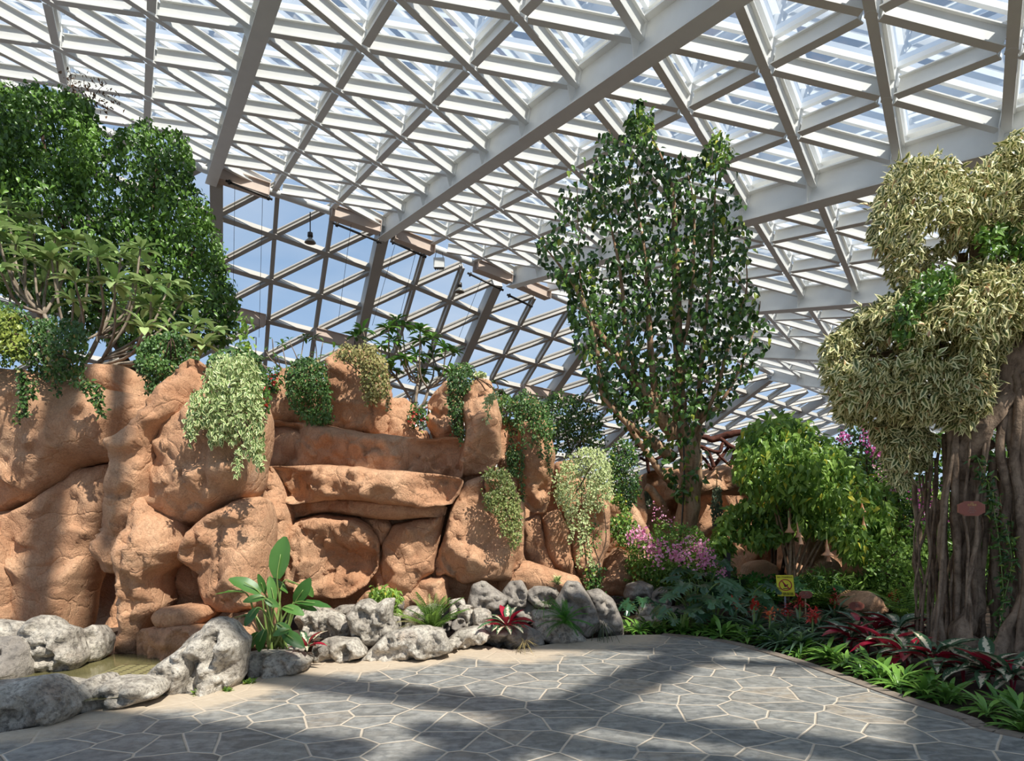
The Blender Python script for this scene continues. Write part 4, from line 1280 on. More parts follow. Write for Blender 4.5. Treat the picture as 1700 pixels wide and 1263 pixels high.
creeper([(345, 610), (360, 588), (390, 580), (420, 590), (432, 640), (436, 700), (438, 730), (432, 768), (415, 760), (402, 720), (392, 740), (372, 730), (350, 740), (340, 700), (312, 720), (306, 690), (318, 650), (340, 640)], 6.75, .42, 2600, .06, L_ivyv,
        'pale cream-edged ivy cascading over the broad boulder', 14, tm=TL, clump=.35, strands=[(400, 740, 392, 785), (428, 760, 430, 780), (318, 700, 312, 730)])
creeper([(335, 620), (350, 590), (372, 578), (400, 576), (428, 590), (436, 640), (410, 640), (380, 625), (350, 640)], 7.2, .6, 1500, .055, L_ivy, 'dark green ivy above the pale cream-edged ivy', 15)
creeper([(478, 612), (492, 596), (515, 592), (538, 605), (546, 640), (550, 700), (520, 704), (500, 690), (484, 672), (475, 640)], 9.2, .45, 3000, .05, L_ivy,
        'tall dark ivy curtain hanging left of the crowned boulder', 16, clump=.3)
creeper([(556, 590), (566, 572), (590, 562), (618, 572), (640, 600), (648, 640), (640, 660), (620, 668), (604, 655), (598, 610), (575, 600)], 9.15, .4, 1900, .05, L_ivydry,
        'half dried tan and green ivy tangle on the tallest crowned boulder', 17, strands=[(612, 650, 608, 672), (640, 650, 645, 680)])
creeper([(744, 625), (755, 606), (778, 604), (790, 616), (780, 640), (768, 660), (766, 700), (770, 725), (755, 720), (748, 690), (742, 655)], 9.4, .35, 1700, .045, L_ivy,
        'dark ivy draped between two boulders over the layered ledge', 18, clump=.3, strands=[(760, 700, 762, 735)])
creeper([(785, 625), (800, 620), (822, 636), (824, 650), (812, 668), (806, 650), (796, 640)], 8.95, .15, 320, .045, L_ivyv, 'thin pale vine streak down the slender upright boulder', 19, strands=[(806, 665, 806, 700)])
creeper([(828, 660), (842, 655), (858, 668), (862, 720), (858, 790), (846, 780), (836, 720)], 9.7, .35, 1100, .045, L_ivy, 'narrow ivy column in the gap between upright boulders', 20)
creeper([(852, 664), (868, 648), (890, 648), (905, 664), (918, 700), (922, 740), (914, 750), (902, 725), (885, 710), (872, 690), (862, 720), (854, 700)], 9.5, .4, 2000, .045, L_ivy,
        'shaggy ivy cap trailing over the boulder with the chiselled foot', 21, strands=[(908, 730, 912, 790), (892, 712, 896, 760), (880, 700, 884, 740), (866, 700, 864, 830)])
creeper([(802, 786), (815, 775), (840, 778), (850, 795), (862, 830), (866, 870), (862, 900), (850, 908), (838, 880), (822, 850), (806, 840)], 8.75, .3, 2600, .04, leafmat('pale_ivy_leaf', (84, 100, 48), (160, 170, 100), third=(190, 160, 120)),  # paler, yellower ivy colour for this drape
        'dense hanging ivy drape on the pear-shaped boulder', 22, clump=.3, strands=[(850, 900, 853, 915), (835, 870, 834, 890)])
creeper([(920, 790), (935, 760), (965, 742), (1000, 745), (1014, 775), (1016, 820), (1000, 850), (975, 850), (960, 880), (944, 870), (935, 840), (922, 830)], 9.9, .6, 2700, .05, L_ivyv,
        'light creeper mound spilling over the broad right boulder', 23, clump=.4, strands=[(965, 860, 962, 940), (972, 850, 974, 950), (950, 870, 948, 900)])
creeper([(1010, 745), (1022, 730), (1040, 730), (1056, 745), (1060, 790), (1062, 820), (1040, 850), (1020, 830), (1012, 790)], 10.8, .5, 2300, .05, L_dark,
        'dark rounded ivy pillar left of the tall tree trunk', 24, clump=.25)
creeper([(1008, 830), (1030, 820), (1046, 850), (1050, 900), (1030, 905), (1012, 880)], 10.6, .4, 900, .055, L_bright, 'bright green creeper under the dark ivy pillar', 25)
# hanging moss
for x, y0, y1, wd, D, tx in ((1190, 806, 872, 10, 13.6, 'long grey-green moss bundle hanging on an orange cord'), (1245, 795, 818, 7, 14.0, 'short grey moss tuft hanging from the rock bridge end'), (1075, 812, 840, 6, 12.5, 'small grey moss tuft beside the narrow rock pillar')):
    t = plant('hanging_moss', x, y0, D, tx, 'moss')
    crown('foliage', TSn, [(x - wd * .5, y0), (x + wd * .4, y0), (x + wd, y0 + (y1 - y0) * .5), (x + wd * .5, y1), (x - wd * .6, y1), (x - wd, y0 + (y1 - y0) * .5)], D, .2, 900, .06, L_moss, t, 9, clump=0, droop=3, soft=3)
    MB().tube([at(x, y0, D), at(x, y0 - (28 if wd == 10 else 8), D)], .012, 5).build('cord', plain('orange_cord', (200, 150, 80)), t)
# thorny plants with red flowers
for k, (x, y, D, tx) in enumerate(((428, 640, 7.6, 'thorny shrub with tiny red flowers beside the pale ivy'), (430, 668, 7.4, 'low tuft with a bright pink-red flower against the pale ivy'), (694, 692, 9.6, 'small shrub with coral red flowers in a rock gap'), (452, 632, 9.4, 'little red-flowered sprig left of the dark ivy curtain'))):
    t = plant('crown_of_thorns', x, y, D, tx, 'flower')
    crown('foliage', TS, [(x - 14, y - 18), (x + 10, y - 20), (x + 14, y + 8), (x, y + 18), (x - 12, y + 10)], D, .25, 260, .06, L_dark, t, 30 + k, clump=0)
    crown('blossoms', TS, [(x - 10, y - 6), (x + 8, y - 10), (x + 10, y + 8), (x - 6, y + 8)], D - .14, .08, 26, .04, L_red, t, 40 + k, clump=0)
# thin shrubs on the skyline
t = plant('dark_shrub', 950, 800, 12.2, 'fine dark twiggy shrub on the skyline left of the tall tree', 'shrub')
crown('foliage', TS, [(898, 670), (920, 650), (950, 660), (968, 655), (990, 680), (1003, 700), (1000, 745), (960, 750), (920, 750), (900, 720)], 12.2, 1.0, 2600, .07, L_dark, t, 31, clump=.62, cs=2.5, soft=10)
branchset('stem', [[(950, 800, 12.2, .02), (945, 740, 12.2, .014), (925, 670, 12.2, .006)], [(955, 800, 12.2, .02), (965, 730, 12.2, .014), (975, 672, 12.2, .006)], [(950, 790, 12.2, .015), (985, 720, 12.2, .006)]], B_dark, t, 5)
t = plant('leaning_sprig', 395, 600, 8.6, 'tall thin green sprig against the blue glass beside the leafy tree', 'shrub')
crown('foliage', TL, [(398, 520), (412, 518), (425, 530), (405, 545), (412, 575), (425, 590), (395, 595), (385, 560)], 8.6, .4, 90, .1, L_bright, t, 32, clump=0)
branchset('stem', [[(400, 610, 8.6, .01), (398, 570, 8.6, .008), (408, 524, 8.6, .004)]], B_stem, t, 5)

# ------------------------------------------------------------------ tall tree in the middle
t = plant('tall_tree', 1130, 980, 12.4, 'tall upright tree with peeling tan trunk and glossy drooping leaves', 'tree', z=0)
rows = [
    [(1132, 1000, 12.4, .27), (1131, 930, 12.4, .22), (1132, 850, 12.4, .2), (1130, 790, 12.4, .21), (1124, 740, 12.4, .2), (1120, 700, 12.4, .14), (1121, 600, 12.3, .1), (1121, 480, 12.3, .08), (1118, 380, 12.3, .06), (1112, 300, 12.3, .035), (1070, 200, 12.3, .01)],
    [(1120, 730, 12.4, .15), (1095, 690, 12.3, .13), (1072, 650, 12.2, .11), (1030, 600, 12.0, .08), (985, 540, 11.9, .05), (950, 470, 11.8, .03), (900, 405, 11.8, .01)],
    [(1118, 760, 12.4, .11), (1085, 730, 12.2, .09), (1050, 705, 12.0, .07), (1020, 672, 11.9, .06), (1000, 630, 11.8, .05), (990, 560, 11.8, .03), (965, 470, 11.8, .015), (958, 300, 11.8, .006)],
    [(1112, 800, 12.3, .06), (1090, 775, 12.1, .055), (1063, 735, 12.0, .05), (1035, 695, 11.8, .045), (1000, 655, 11.7, .04), (992, 610, 11.7, .02)],
    [(1134, 850, 12.4, .09), (1148, 770, 12.3, .09), (1157, 720, 12.3, .07), (1160, 640, 12.2, .05), (1172, 520, 12.1, .035), (1185, 380, 12.1, .02), (1190, 240, 12.1, .008)],
    [(1140, 800, 12.4, .05), (1150, 720, 12.3, .04), (1190, 670, 12.0, .035), (1220, 620, 12.0, .025), (1245, 560, 12.0, .015), (1262, 500, 12.0, .008)],
    [(1160, 700, 12.3, .045), (1185, 660, 12.0, .035), (1215, 560, 12.0, .03), (1240, 480, 12.0, .015), (1235, 400, 12.0, .008)],
    [(1095, 690, 12.3, .08), (1085, 610, 12.2, .06), (1078, 500, 12.2, .05), (1070, 400, 12.2, .03), (1040, 280, 12.2, .012), (1010, 215, 12.2, .006)],
    [(1120, 620, 12.3, .05), (1140, 540, 12.2, .04), (1150, 430, 12.2, .03), (1150, 330, 12.2, .015), (1130, 250, 12.2, .006)],
    [(1060, 640, 12.2, .05), (1040, 560, 12.1, .04), (1030, 460, 12.1, .03), (1010, 360, 12.1, .015), (985, 300, 12.1, .006)],
    [(1100, 840, 12.2, .08), (1072, 808, 12.1, .07)]]
branchset('trunk', rows[:1], B_tan, t, 12)
BR = branchset('branch', rows[1:], B_tan, t)
BR = BR + [pxpath(rows[0][5:])[0]]
rs = np.random.RandomState(77)
P = []
for b in BR[:-2] + [BR[-1]]:
    for q in b[2:]:
        k = rs.randint(9, 24)
        P.append(q + rs.normal(0, 1, (k, 3)) * [.3, .35, .3])
P = np.vstack(P)
OUT = np.array([(1046, 195), (1060, 160), (1080, 185), (1090, 235), (1105, 255), (1150, 262), (1178, 235), (1188, 214), (1208, 222), (1222, 262), (1226, 320), (1250, 390), (1242, 440), (1264, 500), (1288, 565), (1262, 600), (1235, 640),
                (1180, 700), (1170, 800), (1135, 835), (1110, 800), (1060, 740), (1010, 680), (980, 640), (948, 560), (944, 480), (905, 460), (886, 400), (918, 385), (915, 340), (940, 300), (944, 262), (968, 262), (982, 285), (992, 240), (1004, 205), (1022, 225), (1034, 250)], float)


def pix(P): return np.c_[CX + F * P[:, 0] / P[:, 1], CY - F * (P[:, 2] - CH) / P[:, 1]]


P = P[inpoly(pix(P), OUT)]; pq = pix(P)[:, 1]; P = P[(pq < 690) | (rs.uniform(0, 1, len(P)) < .3)]
C2 = cloudpts(OUT[:-1] * [1, 1], 12.2, 2.2, 3200, rs, .82, 1.9, .4, 6)
px = pix(C2); C2 = C2[(px[:, 1] < 600) | (np.abs(px[:, 0] - 1130) < 25)]
P = np.vstack([P, C2])
n = len(P); d = rs.normal(0, .8, (n, 3)); d[:, 2] -= 1.0
leaves('foliage', T_leaf(.72, .1, .25), P, d, unit(rs.normal(0, .5, (n, 3)) + [0, -.9, .7]), rs.uniform(.7, 1.2, n) * .135, L_dark, t, rs, np.clip(.45 + fbm(P * 2, 3, 2) * .35 + rs.normal(0, .25, n), 0, 1))
crown('foliage', T_leaf(.72, .1, .25), [(1118, 790), (1150, 785), (1152, 830), (1120, 835)], 12.0, .4, 60, .14, L_dark, t, 80, clump=0)
crown('new_leaves', T_leaf(.6, .1, .2), [(1046, 195), (1060, 160), (1080, 185), (1084, 225), (1060, 230)], 12.2, .6, 130, .12, L_bright, t, 81, clump=0)
crown('new_leaves', T_leaf(.6, .1, .2), [(1178, 235), (1188, 214), (1208, 222), (1218, 262), (1190, 280)], 12.0, .6, 130, .12, L_bright, t, 82, clump=0)
o = MB().tube([at(1135, 735, 12.0), at(1136, 800, 12.0), at(1130, 900, 12.0)], .016, 6).build('support_wire', M_dark)
tag(o, 'thin grey support wire running down the tall tan trunk', 'wire')

# twisted root railing behind
t = plant('root_railing', 1150, 780, 14.2, 'railing of twisted dark red-brown roots on the rock bridge', 'railing')
M_root = bark('red_brown_root', (84, 50, 42), (120, 76, 62), (48, 30, 26), (3, 3, 3))
rr = lambda *p: [(x, y, 14.2 + dz, r) for x, y, dz, r in p]
branchset('rail', [rr((1160, 723, 0, .06), (1185, 728, .1, .07), (1215, 722, 0, .07), (1255, 716, -.1, .05)), rr((1055, 742, 0, .05), (1080, 735, .1, .06), (1100, 735, 0, .05))], M_root, t, 8, .2)
branchset('strut', [rr(*q) for q in [
    ((1195, 728, 0, .05), (1212, 738, 0, .05), (1220, 750, 0, .05), (1212, 770, 0, .03)), ((1200, 735, 0, .04), (1192, 750, 0, .04), (1170, 742, 0, .03), (1158, 738, 0, .03)),
    ((1210, 742, .1, .04), (1190, 765, .1, .04), (1178, 778, .1, .04)), ((1165, 742, 0, .04), (1178, 755, 0, .04), (1185, 775, 0, .04)), ((1158, 750, .1, .03), (1172, 765, .1, .03), (1178, 775, 0, .03)),
    ((1160, 765, 0, .025), (1166, 775, 0, .025)), ((1190, 752, 0, .03), (1205, 765, 0, .03), (1215, 775, 0, .02)), ((1218, 748, 0, .04), (1236, 740, 0, .03)),
    ((1085, 752, 0, .03), (1096, 745, 0, .03), (1102, 760, 0, .03)), ((1070, 742, 0, .035), (1075, 765, 0, .035), (1078, 785, 0, .035)), ((1062, 760, 0, .03), (1080, 765, 0, .03), (1110, 750, 0, .03)), ((1050, 760, 0, .02), (1075, 750, 0, .02))]], M_root, t, 7, .2)
# ------------------------------------------------------------------ the big fig tree with aerial roots
t = plant('banyan_tree', 1620, 1075, 7.7, 'variegated fig tree with many hanging aerial roots at the right', 'tree', z=0)
GZ = lambda D: CY + F * CH / D        # pixel row where the ground is, D metres away
branchset('trunk', [[(1700, 540, 7.3, .14), (1682, 590, 7.3, .15), (1668, 640, 7.4, .145), (1658, 690, 7.4, .15), (1645, 730, 7.5, .17), (1636, 770, 7.6, .15), (1632, 840, 7.6, .11), (1640, 940, 7.6, .1), (1650, 1010, 7.5, .12), (1640, GZ(7.5) + 4, 7.4, .16)],
                    [(1790, 330, 7.2, .16), (1740, 440, 7.2, .16), (1700, 540, 7.3, .14)]], B_fig, t, 14, .25)
branchset('limb', [[(1600, 560, 7.6, .07), (1618, 470, 7.6, .075), (1632, 400, 7.6, .08), (1650, 340, 7.6, .07), (1680, 290, 7.5, .05)],
                   [(1650, 340, 7.6, .05), (1600, 330, 7.6, .04), (1540, 350, 7.5, .03), (1490, 380, 7.5, .02)],
                   [(1668, 640, 7.4, .1), (1620, 600, 7.6, .08), (1560, 580, 7.7, .06), (1480, 590, 7.7, .04), (1410, 600, 7.6, .02)],
                   [(1645, 735, 7.5, .08), (1620, 755, 7.6, .05), (1600, 745, 7.7, .04), (1590, 720, 7.8, .04), (1580, 700, 7.8, .03)],
                   [(1640, 760, 7.5, .06), (1620, 770, 7.5, .05), (1615, 800, 7.5, .035), (1612, 860, 7.5, .03)],
                   [(1560, 560, 7.8, .05), (1580, 480, 7.8, .05), (1600, 420, 7.8, .05)]], B_fig, t, 10, .2)
rs = np.random.RandomState(5)
roots = [(1572, 700, 1560, 7.5, .042), (1578, 700, 1572, 7.6, .035), (1586, 705, 1590, 7.45, .045), (1568, 720, 1552, 7.7, .03), (1587, 700, 1545, 7.4, .024), (1594, 710, 1600, 7.6, .03),
         (1548, 760, 1528, 7.8, .02), (1554, 760, 1536, 7.9, .022), (1545, 770, 1520, 8.0, .016), (1560, 740, 1540, 7.9, .018), (1538, 780, 1515, 8.0, .014), (1526, 790, 1518, 8.1, .012), (1532, 790, 1548, 8.0, .014),
         (1618, 780, 1595, 7.5, .032), (1626, 770, 1612, 7.4, .036), (1606, 790, 1586, 7.6, .028), (1632, 780, 1630, 7.5, .032), (1612, 800, 1600, 7.7, .03), (1622, 800, 1622, 7.7, .03), (1600, 800, 1575, 7.75, .026),
         (1644, 700, 1612, 7.3, .028), (1652, 760, 1660, 7.4, .045), (1660, 700, 1672, 7.35, .04), (1668, 690, 1690, 7.3, .05), (1676, 640, 1705, 7.3, .055), (1682, 600, 1700, 7.2, .05), (1690, 600, 1716, 7.2, .05),
         (1698, 620, 1730, 7.2, .055), (1640, 790, 1650, 7.6, .03), (1655, 780, 1680, 7.6, .04), (1605, 830, 1606, 7.9, .03), (1615, 830, 1636, 7.9, .03), (1590, 830, 1566, 8.0, .026), (1580, 850, 1590, 8.0, .03), (1570, 860, 1566, 8.1, .03),
         (1640, 850, 1645, 7.9, .03), (1628, 850, 1618, 8.0, .03), (1662, 800, 1668, 7.8, .035), (1675, 760, 1690, 7.7, .035), (1550, 800, 1545, 8.1, .018), (1560, 830, 1556, 8.0, .03),
         (1556, 830, 1530, 8.2, .02), (1612, 720, 1604, 7.35, .016), (1598, 740, 1580, 7.5, .018), (1636, 720, 1600, 7.3, .02), (1518, 800, 1530, 8.3, .035)]
for k, (x0, y0, x1, D, r) in enumerate(roots):
    yb = GZ(D) + 3; n = 7
    row = []
    for q in range(n):
        u = q / (n - 1); w_ = math.sin(u * PI) * rs.normal(0, 5)
        rr_ = r * (1 + (.5 if u > .93 else 0)) * (1 - .25 * u if u < .9 else 1)
        row.append((x0 + (x1 - x0) * u + w_, y0 + (yb - y0) * u, D + rs.normal(0, .03), rr_))
    branchset('aerial_root', [row], B_fig, t, 8, .15)
branchset('aerial_root', [[(1700, 980, 7.0, .045), (1685, 1020, 7.0, .05), (1662, 1060, 7.0, .06), (1650, GZ(7.0), 7.0, .09)], [(1720, 860, 6.9, .04), (1706, 960, 6.9, .045), (1695, GZ(6.9), 6.9, .06)]], B_fig, t, 9, .2)
TV = T_leaf(.5, .1, .3)
FA = [(1448, 352), (1455, 330), (1478, 290), (1476, 272), (1510, 262), (1560, 258), (1590, 272), (1610, 290), (1640, 262), (1668, 240), (1680, 222), (1800, 215), (1800, 420), (1690, 425), (1660, 400), (1625, 395), (1600, 410), (1560, 425), (1540, 455), (1500, 480), (1480, 455), (1465, 420), (1448, 395)]
FB = [(1366, 600), (1374, 560), (1400, 545), (1420, 520), (1452, 505), (1480, 490), (1520, 492), (1560, 470), (1590, 445), (1640, 432), (1700, 425), (1800, 420), (1800, 580), (1700, 560), (1660, 590), (1655, 640), (1640, 680), (1600, 710), (1560, 695), (1520, 700), (1490, 690), (1450, 690), (1400, 700), (1378, 650)]
FC = [(1440, 700), (1480, 690), (1530, 700), (1550, 730), (1540, 770), (1515, 780), (1500, 810), (1476, 790), (1470, 750)]
crown('foliage', TV, FA, 7.6, 1.7, 8000, .115, L_ban, t, 90, clump=.48, cs=2.4, droop=.5, soft=9)
crown('foliage', TV, FB, 7.3, 1.7, 15000, .115, L_ban, t, 91, clump=.5, cs=2.4, droop=.5, soft=9)
crown('foliage', TV, FC, 7.7, 1.0, 2000, .115, L_ban, t, 92, clump=.6, cs=2.4, droop=.5, soft=9)
crown('foliage', TV, [(1640, 560), (1700, 600), (1760, 700), (1800, 600), (1800, 480)], 7.9, 1.0, 1200, .115, L_ban, t, 93, clump=.4, droop=.6)
t = plant('climbing_vine', 1520, 520, 7.3, 'plain green vine climbing the upper trunk of the variegated fig', 'vine')
crown('foliage', TL, [(1478, 540), (1500, 490), (1530, 455), (1570, 440), (1590, 460), (1570, 490), (1540, 500), (1520, 540), (1500, 570)], 6.75, .5, 500, .08, L_tree, t, 94, clump=.3)
crown('foliage', TL, [(1620, 380), (1660, 370), (1700, 375), (1720, 420), (1680, 430), (1640, 425)], 7.0, .5, 380, .08, L_tree, t, 95, clump=.3)
branchset('stem', [[(1500, 560, 7.1, .01), (1540, 490, 7.1, .01), (1600, 440, 7.2, .01), (1680, 400, 7.2, .006)]], B_stem, t, 5)
t = plant('climbing_vine', 1655, 1060, 7.3, 'glossy-leaved vine winding down the aerial roots beside the brown plaque', 'vine')
for k, row in enumerate([[(1640, 800, 7.2, .006), (1652, 860, 7.2, .006), (1660, 920, 7.2, .006), (1665, 1000, 7.2, .006), (1655, 1070, 7.2, .006)], [(1622, 760, 7.2, .005), (1640, 800, 7.2, .005), (1648, 850, 7.2, .005)], [(1670, 870, 7.15, .005), (1680, 930, 7.15, .005), (1668, 990, 7.15, .005)]]):
    bp = branchset('stem', [row], B_stem, t, 5)[0]
    Pp = np.repeat(bp, 7, 0) + rs.normal(0, .035, (len(bp) * 7, 3)); n = len(Pp); d = rs.normal(0, 1, (n, 3)); d[:, 2] -= .4
    leaves('foliage', TLn, Pp, d, unit(rs.normal(0, .4, (n, 3)) + [0, -.8, .8]), rs.uniform(.06, .1, n), L_dark, t, rs)

# plaque on the roots
M_plaq = plain('brown_plaque', (146, 84, 68), .6, 0, .08, 20)
M_plaqb = plain('plaque_rim', (158, 100, 78), .6)
M_gold = plain('gold_lettering', (214, 172, 112), .5)
M_pale = plain('pale_lettering', (176, 142, 126), .6)


def text(s_, size, loc, mat, parent, align='CENTER', rz=0.0, tilt=0.0, wx=1.0):
    c = bpy.data.curves.new('lettering', 'FONT'); c.body = s_; c.size = size; c.align_x = align; c.align_y = 'CENTER'; c.extrude = .0006; c.resolution_u = 3
    c.materials.append(mat); o = bpy.data.objects.new('lettering', c); COL.objects.link(o)
    me = bpy.data.meshes.new_from_object(o.evaluated_get(bpy.context.evaluated_depsgraph_get())); bpy.data.objects.remove(o)
    o = bpy.data.objects.new('lettering', me); COL.objects.link(o)
    o.parent = parent; o.location = Vector(loc) - Vector(parent.location); o.rotation_euler = (PI / 2, tilt, rz); o.scale = (wx, 1, 1)
    return o


def plaque(x, y, D, w_, h_, label, rows, stake=None, shape=None):
    c = at(x, y, D); t = empty('plaque', tuple(c), label, 'sign')
    sh = shape or [(-.5, -.28), (-.44, -.3), (-.36, -.4), (-.3, -.42), (-.27, -.5), (.27, -.5), (.3, -.42), (.36, -.4), (.44, -.3), (.5, -.28)]
    sh = sh + [(a, -b) for a, b in sh[::-1]]

    def plate(s, y0, y1, nm, mat):
        V = [(c[0] + a * w_ * s, c[1] + yy, c[2] + b * h_ * s) for yy in (y0, y1) for a, b in sh]; n = len(sh)
        return npmesh(nm, V, [list(range(n))[::-1], list(range(n, 2 * n))] + [[i, (i + 1) % n, n + (i + 1) % n, n + i] for i in range(n)], mat, t)
    plate(1.0, 0, .014, 'rim', M_plaqb); plate(.93, -.003, .0, 'board', M_plaq)
    for s_, sz, dz, m_ in rows: text(s_, sz, (c[0], c[1] - .005, c[2] + dz), m_, t)
    if stake:
        b = at(stake, CY + F * CH / D, D); MB().bar((c[0], c[1] + .02, c[2]), (b[0], b[1] + .02, -.05), (0, 1, 0), .018, .012).build('stake', B_straw if D > 9 else M_dark, t)
    return t


plaque(1613, 844, 6.95, .285, .155, 'brown plaque with gold heading hung on the aerial roots', [('· 植物 ·', .016, .055, M_gold), ('花叶垂榕', .024, .036, M_gold), ('桑科榕属', .013, .012, M_pale), ('常绿小乔木', .013, -.006, M_pale), ('分布于亚洲热带', .013, -.026, M_pale), ('喜光耐阴', .013, -.045, M_pale)])
SM = [(-.5, -.22), (-.28, -.5), (.28, -.5), (.5, -.22)]
plaque(1338, 987, 9.3, .18, .105, 'small brown name plaque on a pale stake beside the yellow sign', [('植物', .02, .03, M_pale), ('凤梨科', .014, .006, M_pale), ('多年生草本', .012, -.012, M_pale)], 1339, SM)
plaque(1422, 1006, 9.2, .215, .115, 'small brown name plaque in front of the brown boulder', [('植物', .02, .03, M_pale), ('竹芋科', .014, .006, M_pale), ('多年生草本', .012, -.012, M_pale)], 1423, SM)

# yellow sign
D = 9.6; c = at(1304, 972, D)
t = empty('warning_sign', tuple(c), 'yellow no-trampling warning sign standing in the planting bed', 'sign')
M_yel = plain('sign_yellow', (238, 222, 60), .5); M_blk = plain('sign_black', (26, 24, 24), .5); M_rd = plain('sign_red', (172, 24, 52), .5)
w_, h_ = .25, .305; sk = -.05
q3 = lambda a, b: (c[0] + a - b * .09, c[1], c[2] + b)
V = [(q[0], q[1] + yy, q[2]) for yy in (0, .006) for q in (q3(-w_ / 2, -h_ / 2), q3(w_ / 2, -h_ / 2), q3(w_ / 2, h_ / 2), q3(-w_ / 2, h_ / 2))]
npmesh('board', V, [[0, 1, 2, 3], [7, 6, 5, 4], [0, 4, 5, 1], [1, 5, 6, 2], [2, 6, 7, 3], [3, 7, 4, 0]], M_yel, t)
text('NO TTAMPING', .034, (c[0] - .012, c[1] - .003, c[2] + .122), M_blk, t, wx=.95)
text('严禁踩踏', .048, (c[0] + .012, c[1] - .003, c[2] - .122), M_blk, t, wx=1.1)
V = []; Fs = []; n = 40
for k in range(n):
    a = 2 * PI * k / n
    for r in (.096, .082):
        V.append(q3(r * math.cos(a), r * .88 * math.sin(a) + .01)); V[-1] = (V[-1][0], c[1] - .003, V[-1][2])
for k in range(n):
    a = 2 * k; b = 2 * ((k + 1) % n); Fs.append([a, b, b + 1, a + 1])
npmesh('prohibition_ring', V, Fs, M_rd, t)
fy = lambda p, yy: (p[0], c[1] - yy, p[2])
npmesh('prohibition_bar', [fy(q3(-.062, .07), .0045), fy(q3(-.05, .078), .0045), fy(q3(.066, -.048), .0045), fy(q3(.054, -.06), .0045)], [[0, 3, 2, 1]], M_rd, t)
npmesh('boot_pictogram', [fy(q3(a, b), .0035) for a, b in ((-.042, .052), (-.026, .06), (-.006, .014), (.02, .012), (.032, .022), (.04, .016), (.016, -.012), (-.004, -.02), (-.018, -.014), (-.02, .004))], [list(range(10))[::-1]], M_blk, t)
npmesh('ground_pictogram', [fy(q3(a, b), .0035) for a, b in ((-.042, -.036), (.04, -.036), (.052, -.046), (-.034, -.048))], [[0, 1, 2, 3][::-1]], M_blk, t)
MB().bar((c[0], c[1] + .02, c[2] - .1), (c[0] + .01, c[1] + .02, -.05), (0, 1, 0), .02, .02).build('post', plain('grey_post', (150, 150, 156), .4), t)
# dark post
o = MB().box(at(1207, 945, 11.2) + [0, 0, -.05], (.045, 0, 0), (0, .045, 0), (0, 0, .33)).box((at(1207, 945, 11.2)[0], 11.2, .29), (.04, 0, 0), (0, .04, 0), (0, 0, .32)).build('wooden_post', plain('dark_post', (48, 42, 42), .7))
tag(o, 'dark square wooden post right of the pink bougainvillea', 'post')


# ------------------------------------------------------------------ bushes
def bush(name, x, y, D, polys, tm, size, leaf, label, cat, seed, barkm=B_dark, stems=5, group=None, droop=.5, flowers=None, clump=.45, cs=2.0, cover=1.0):
    t = plant(name, x, CY + F * CH / D, D, label, cat, group, z=0)
    for k, (poly, th, n) in enumerate(polys):
        crown('foliage', tm, poly, D, th, int(n * cover), size, leaf, t, seed + k, clump=clump, cs=cs, droop=droop, soft=7)
    rs = np.random.RandomState(seed); base = at(x, CY + F * CH / D, D)
    big = np.array(polys[0][0], float)
    for k in range(stems):
        q = big.mean(0) + (big[rs.randint(len(big))] - big.mean(0)) * .6
        e = at(q[0], q[1], D + rs.uniform(-.3, .3)); b = base + [rs.normal(0, .12), rs.normal(0, .12), 0]
        MB().tube(spline([b, (b + e) / 2 + [rs.normal(0, .1), 0, .15], e], 6), np.linspace(.03, .008, 13), 6, wob=.1).build('stem', barkm, t, True)
    for nm, tmf, poly, n, sz, mt, dd in (flowers or []):
        # blooms gather in clusters on the side towards the light
        P0 = cloudpts(poly, D - dd, .3, max(4, n // 12), rs, 0, 1, .2, 5)
        P = np.repeat(P0, 12, 0) + rs.normal(0, .06, (len(P0) * 12, 3)); m_ = len(P)
        leaves(nm, tmf, P, rs.normal(0, 1, (m_, 3)), unit(rs.normal(0, .6, (m_, 3)) + [0, -1, .4]), rs.uniform(.7, 1.2, m_) * sz, mt, t, rs)
    return t


TP = T_leaf(.85, .12, .1)
bush('bougainvillea', 1120, 1000, 10.8, [([(1040, 880), (1060, 860), (1100, 862), (1130, 868), (1160, 880), (1185, 910), (1205, 950), (1195, 965), (1170, 950), (1140, 965), (1080, 970), (1045, 940)], 1.1, 3600), ([(1040, 930), (1100, 930), (1180, 950), (1190, 1000), (1100, 1005), (1040, 990)], .9, 1500)], TS, .065, L_fern,
     'pink-flowered bougainvillea bush left of the dark post', 'shrub', 200, flowers=[('blossoms', TP, [(1048, 880), (1072, 878), (1080, 905), (1050, 900)], 170, .05, L_pink, .5), ('blossoms', TP, [(1075, 905), (1095, 895), (1100, 925), (1088, 938)], 170, .05, L_pink, .5),
     ('blossoms', TP, [(1105, 900), (1140, 905), (1140, 925), (1120, 930)], 190, .05, L_pink, .5), ('blossoms', TP, [(1150, 900), (1172, 905), (1182, 935), (1165, 940), (1152, 915)], 240, .05, L_pink, .5), ('blossoms', TP, [(1185, 940), (1204, 945), (1195, 954)], 50, .04, L_pink, .5), ('blossoms', TP, [(1070, 845), (1110, 848), (1150, 870), (1170, 890), (1090, 870)], 50, .035, L_pink, .5), ('blossoms', TP, [(1130, 880), (1150, 885), (1170, 900), (1140, 905)], 50, .04, L_pink, .5)])
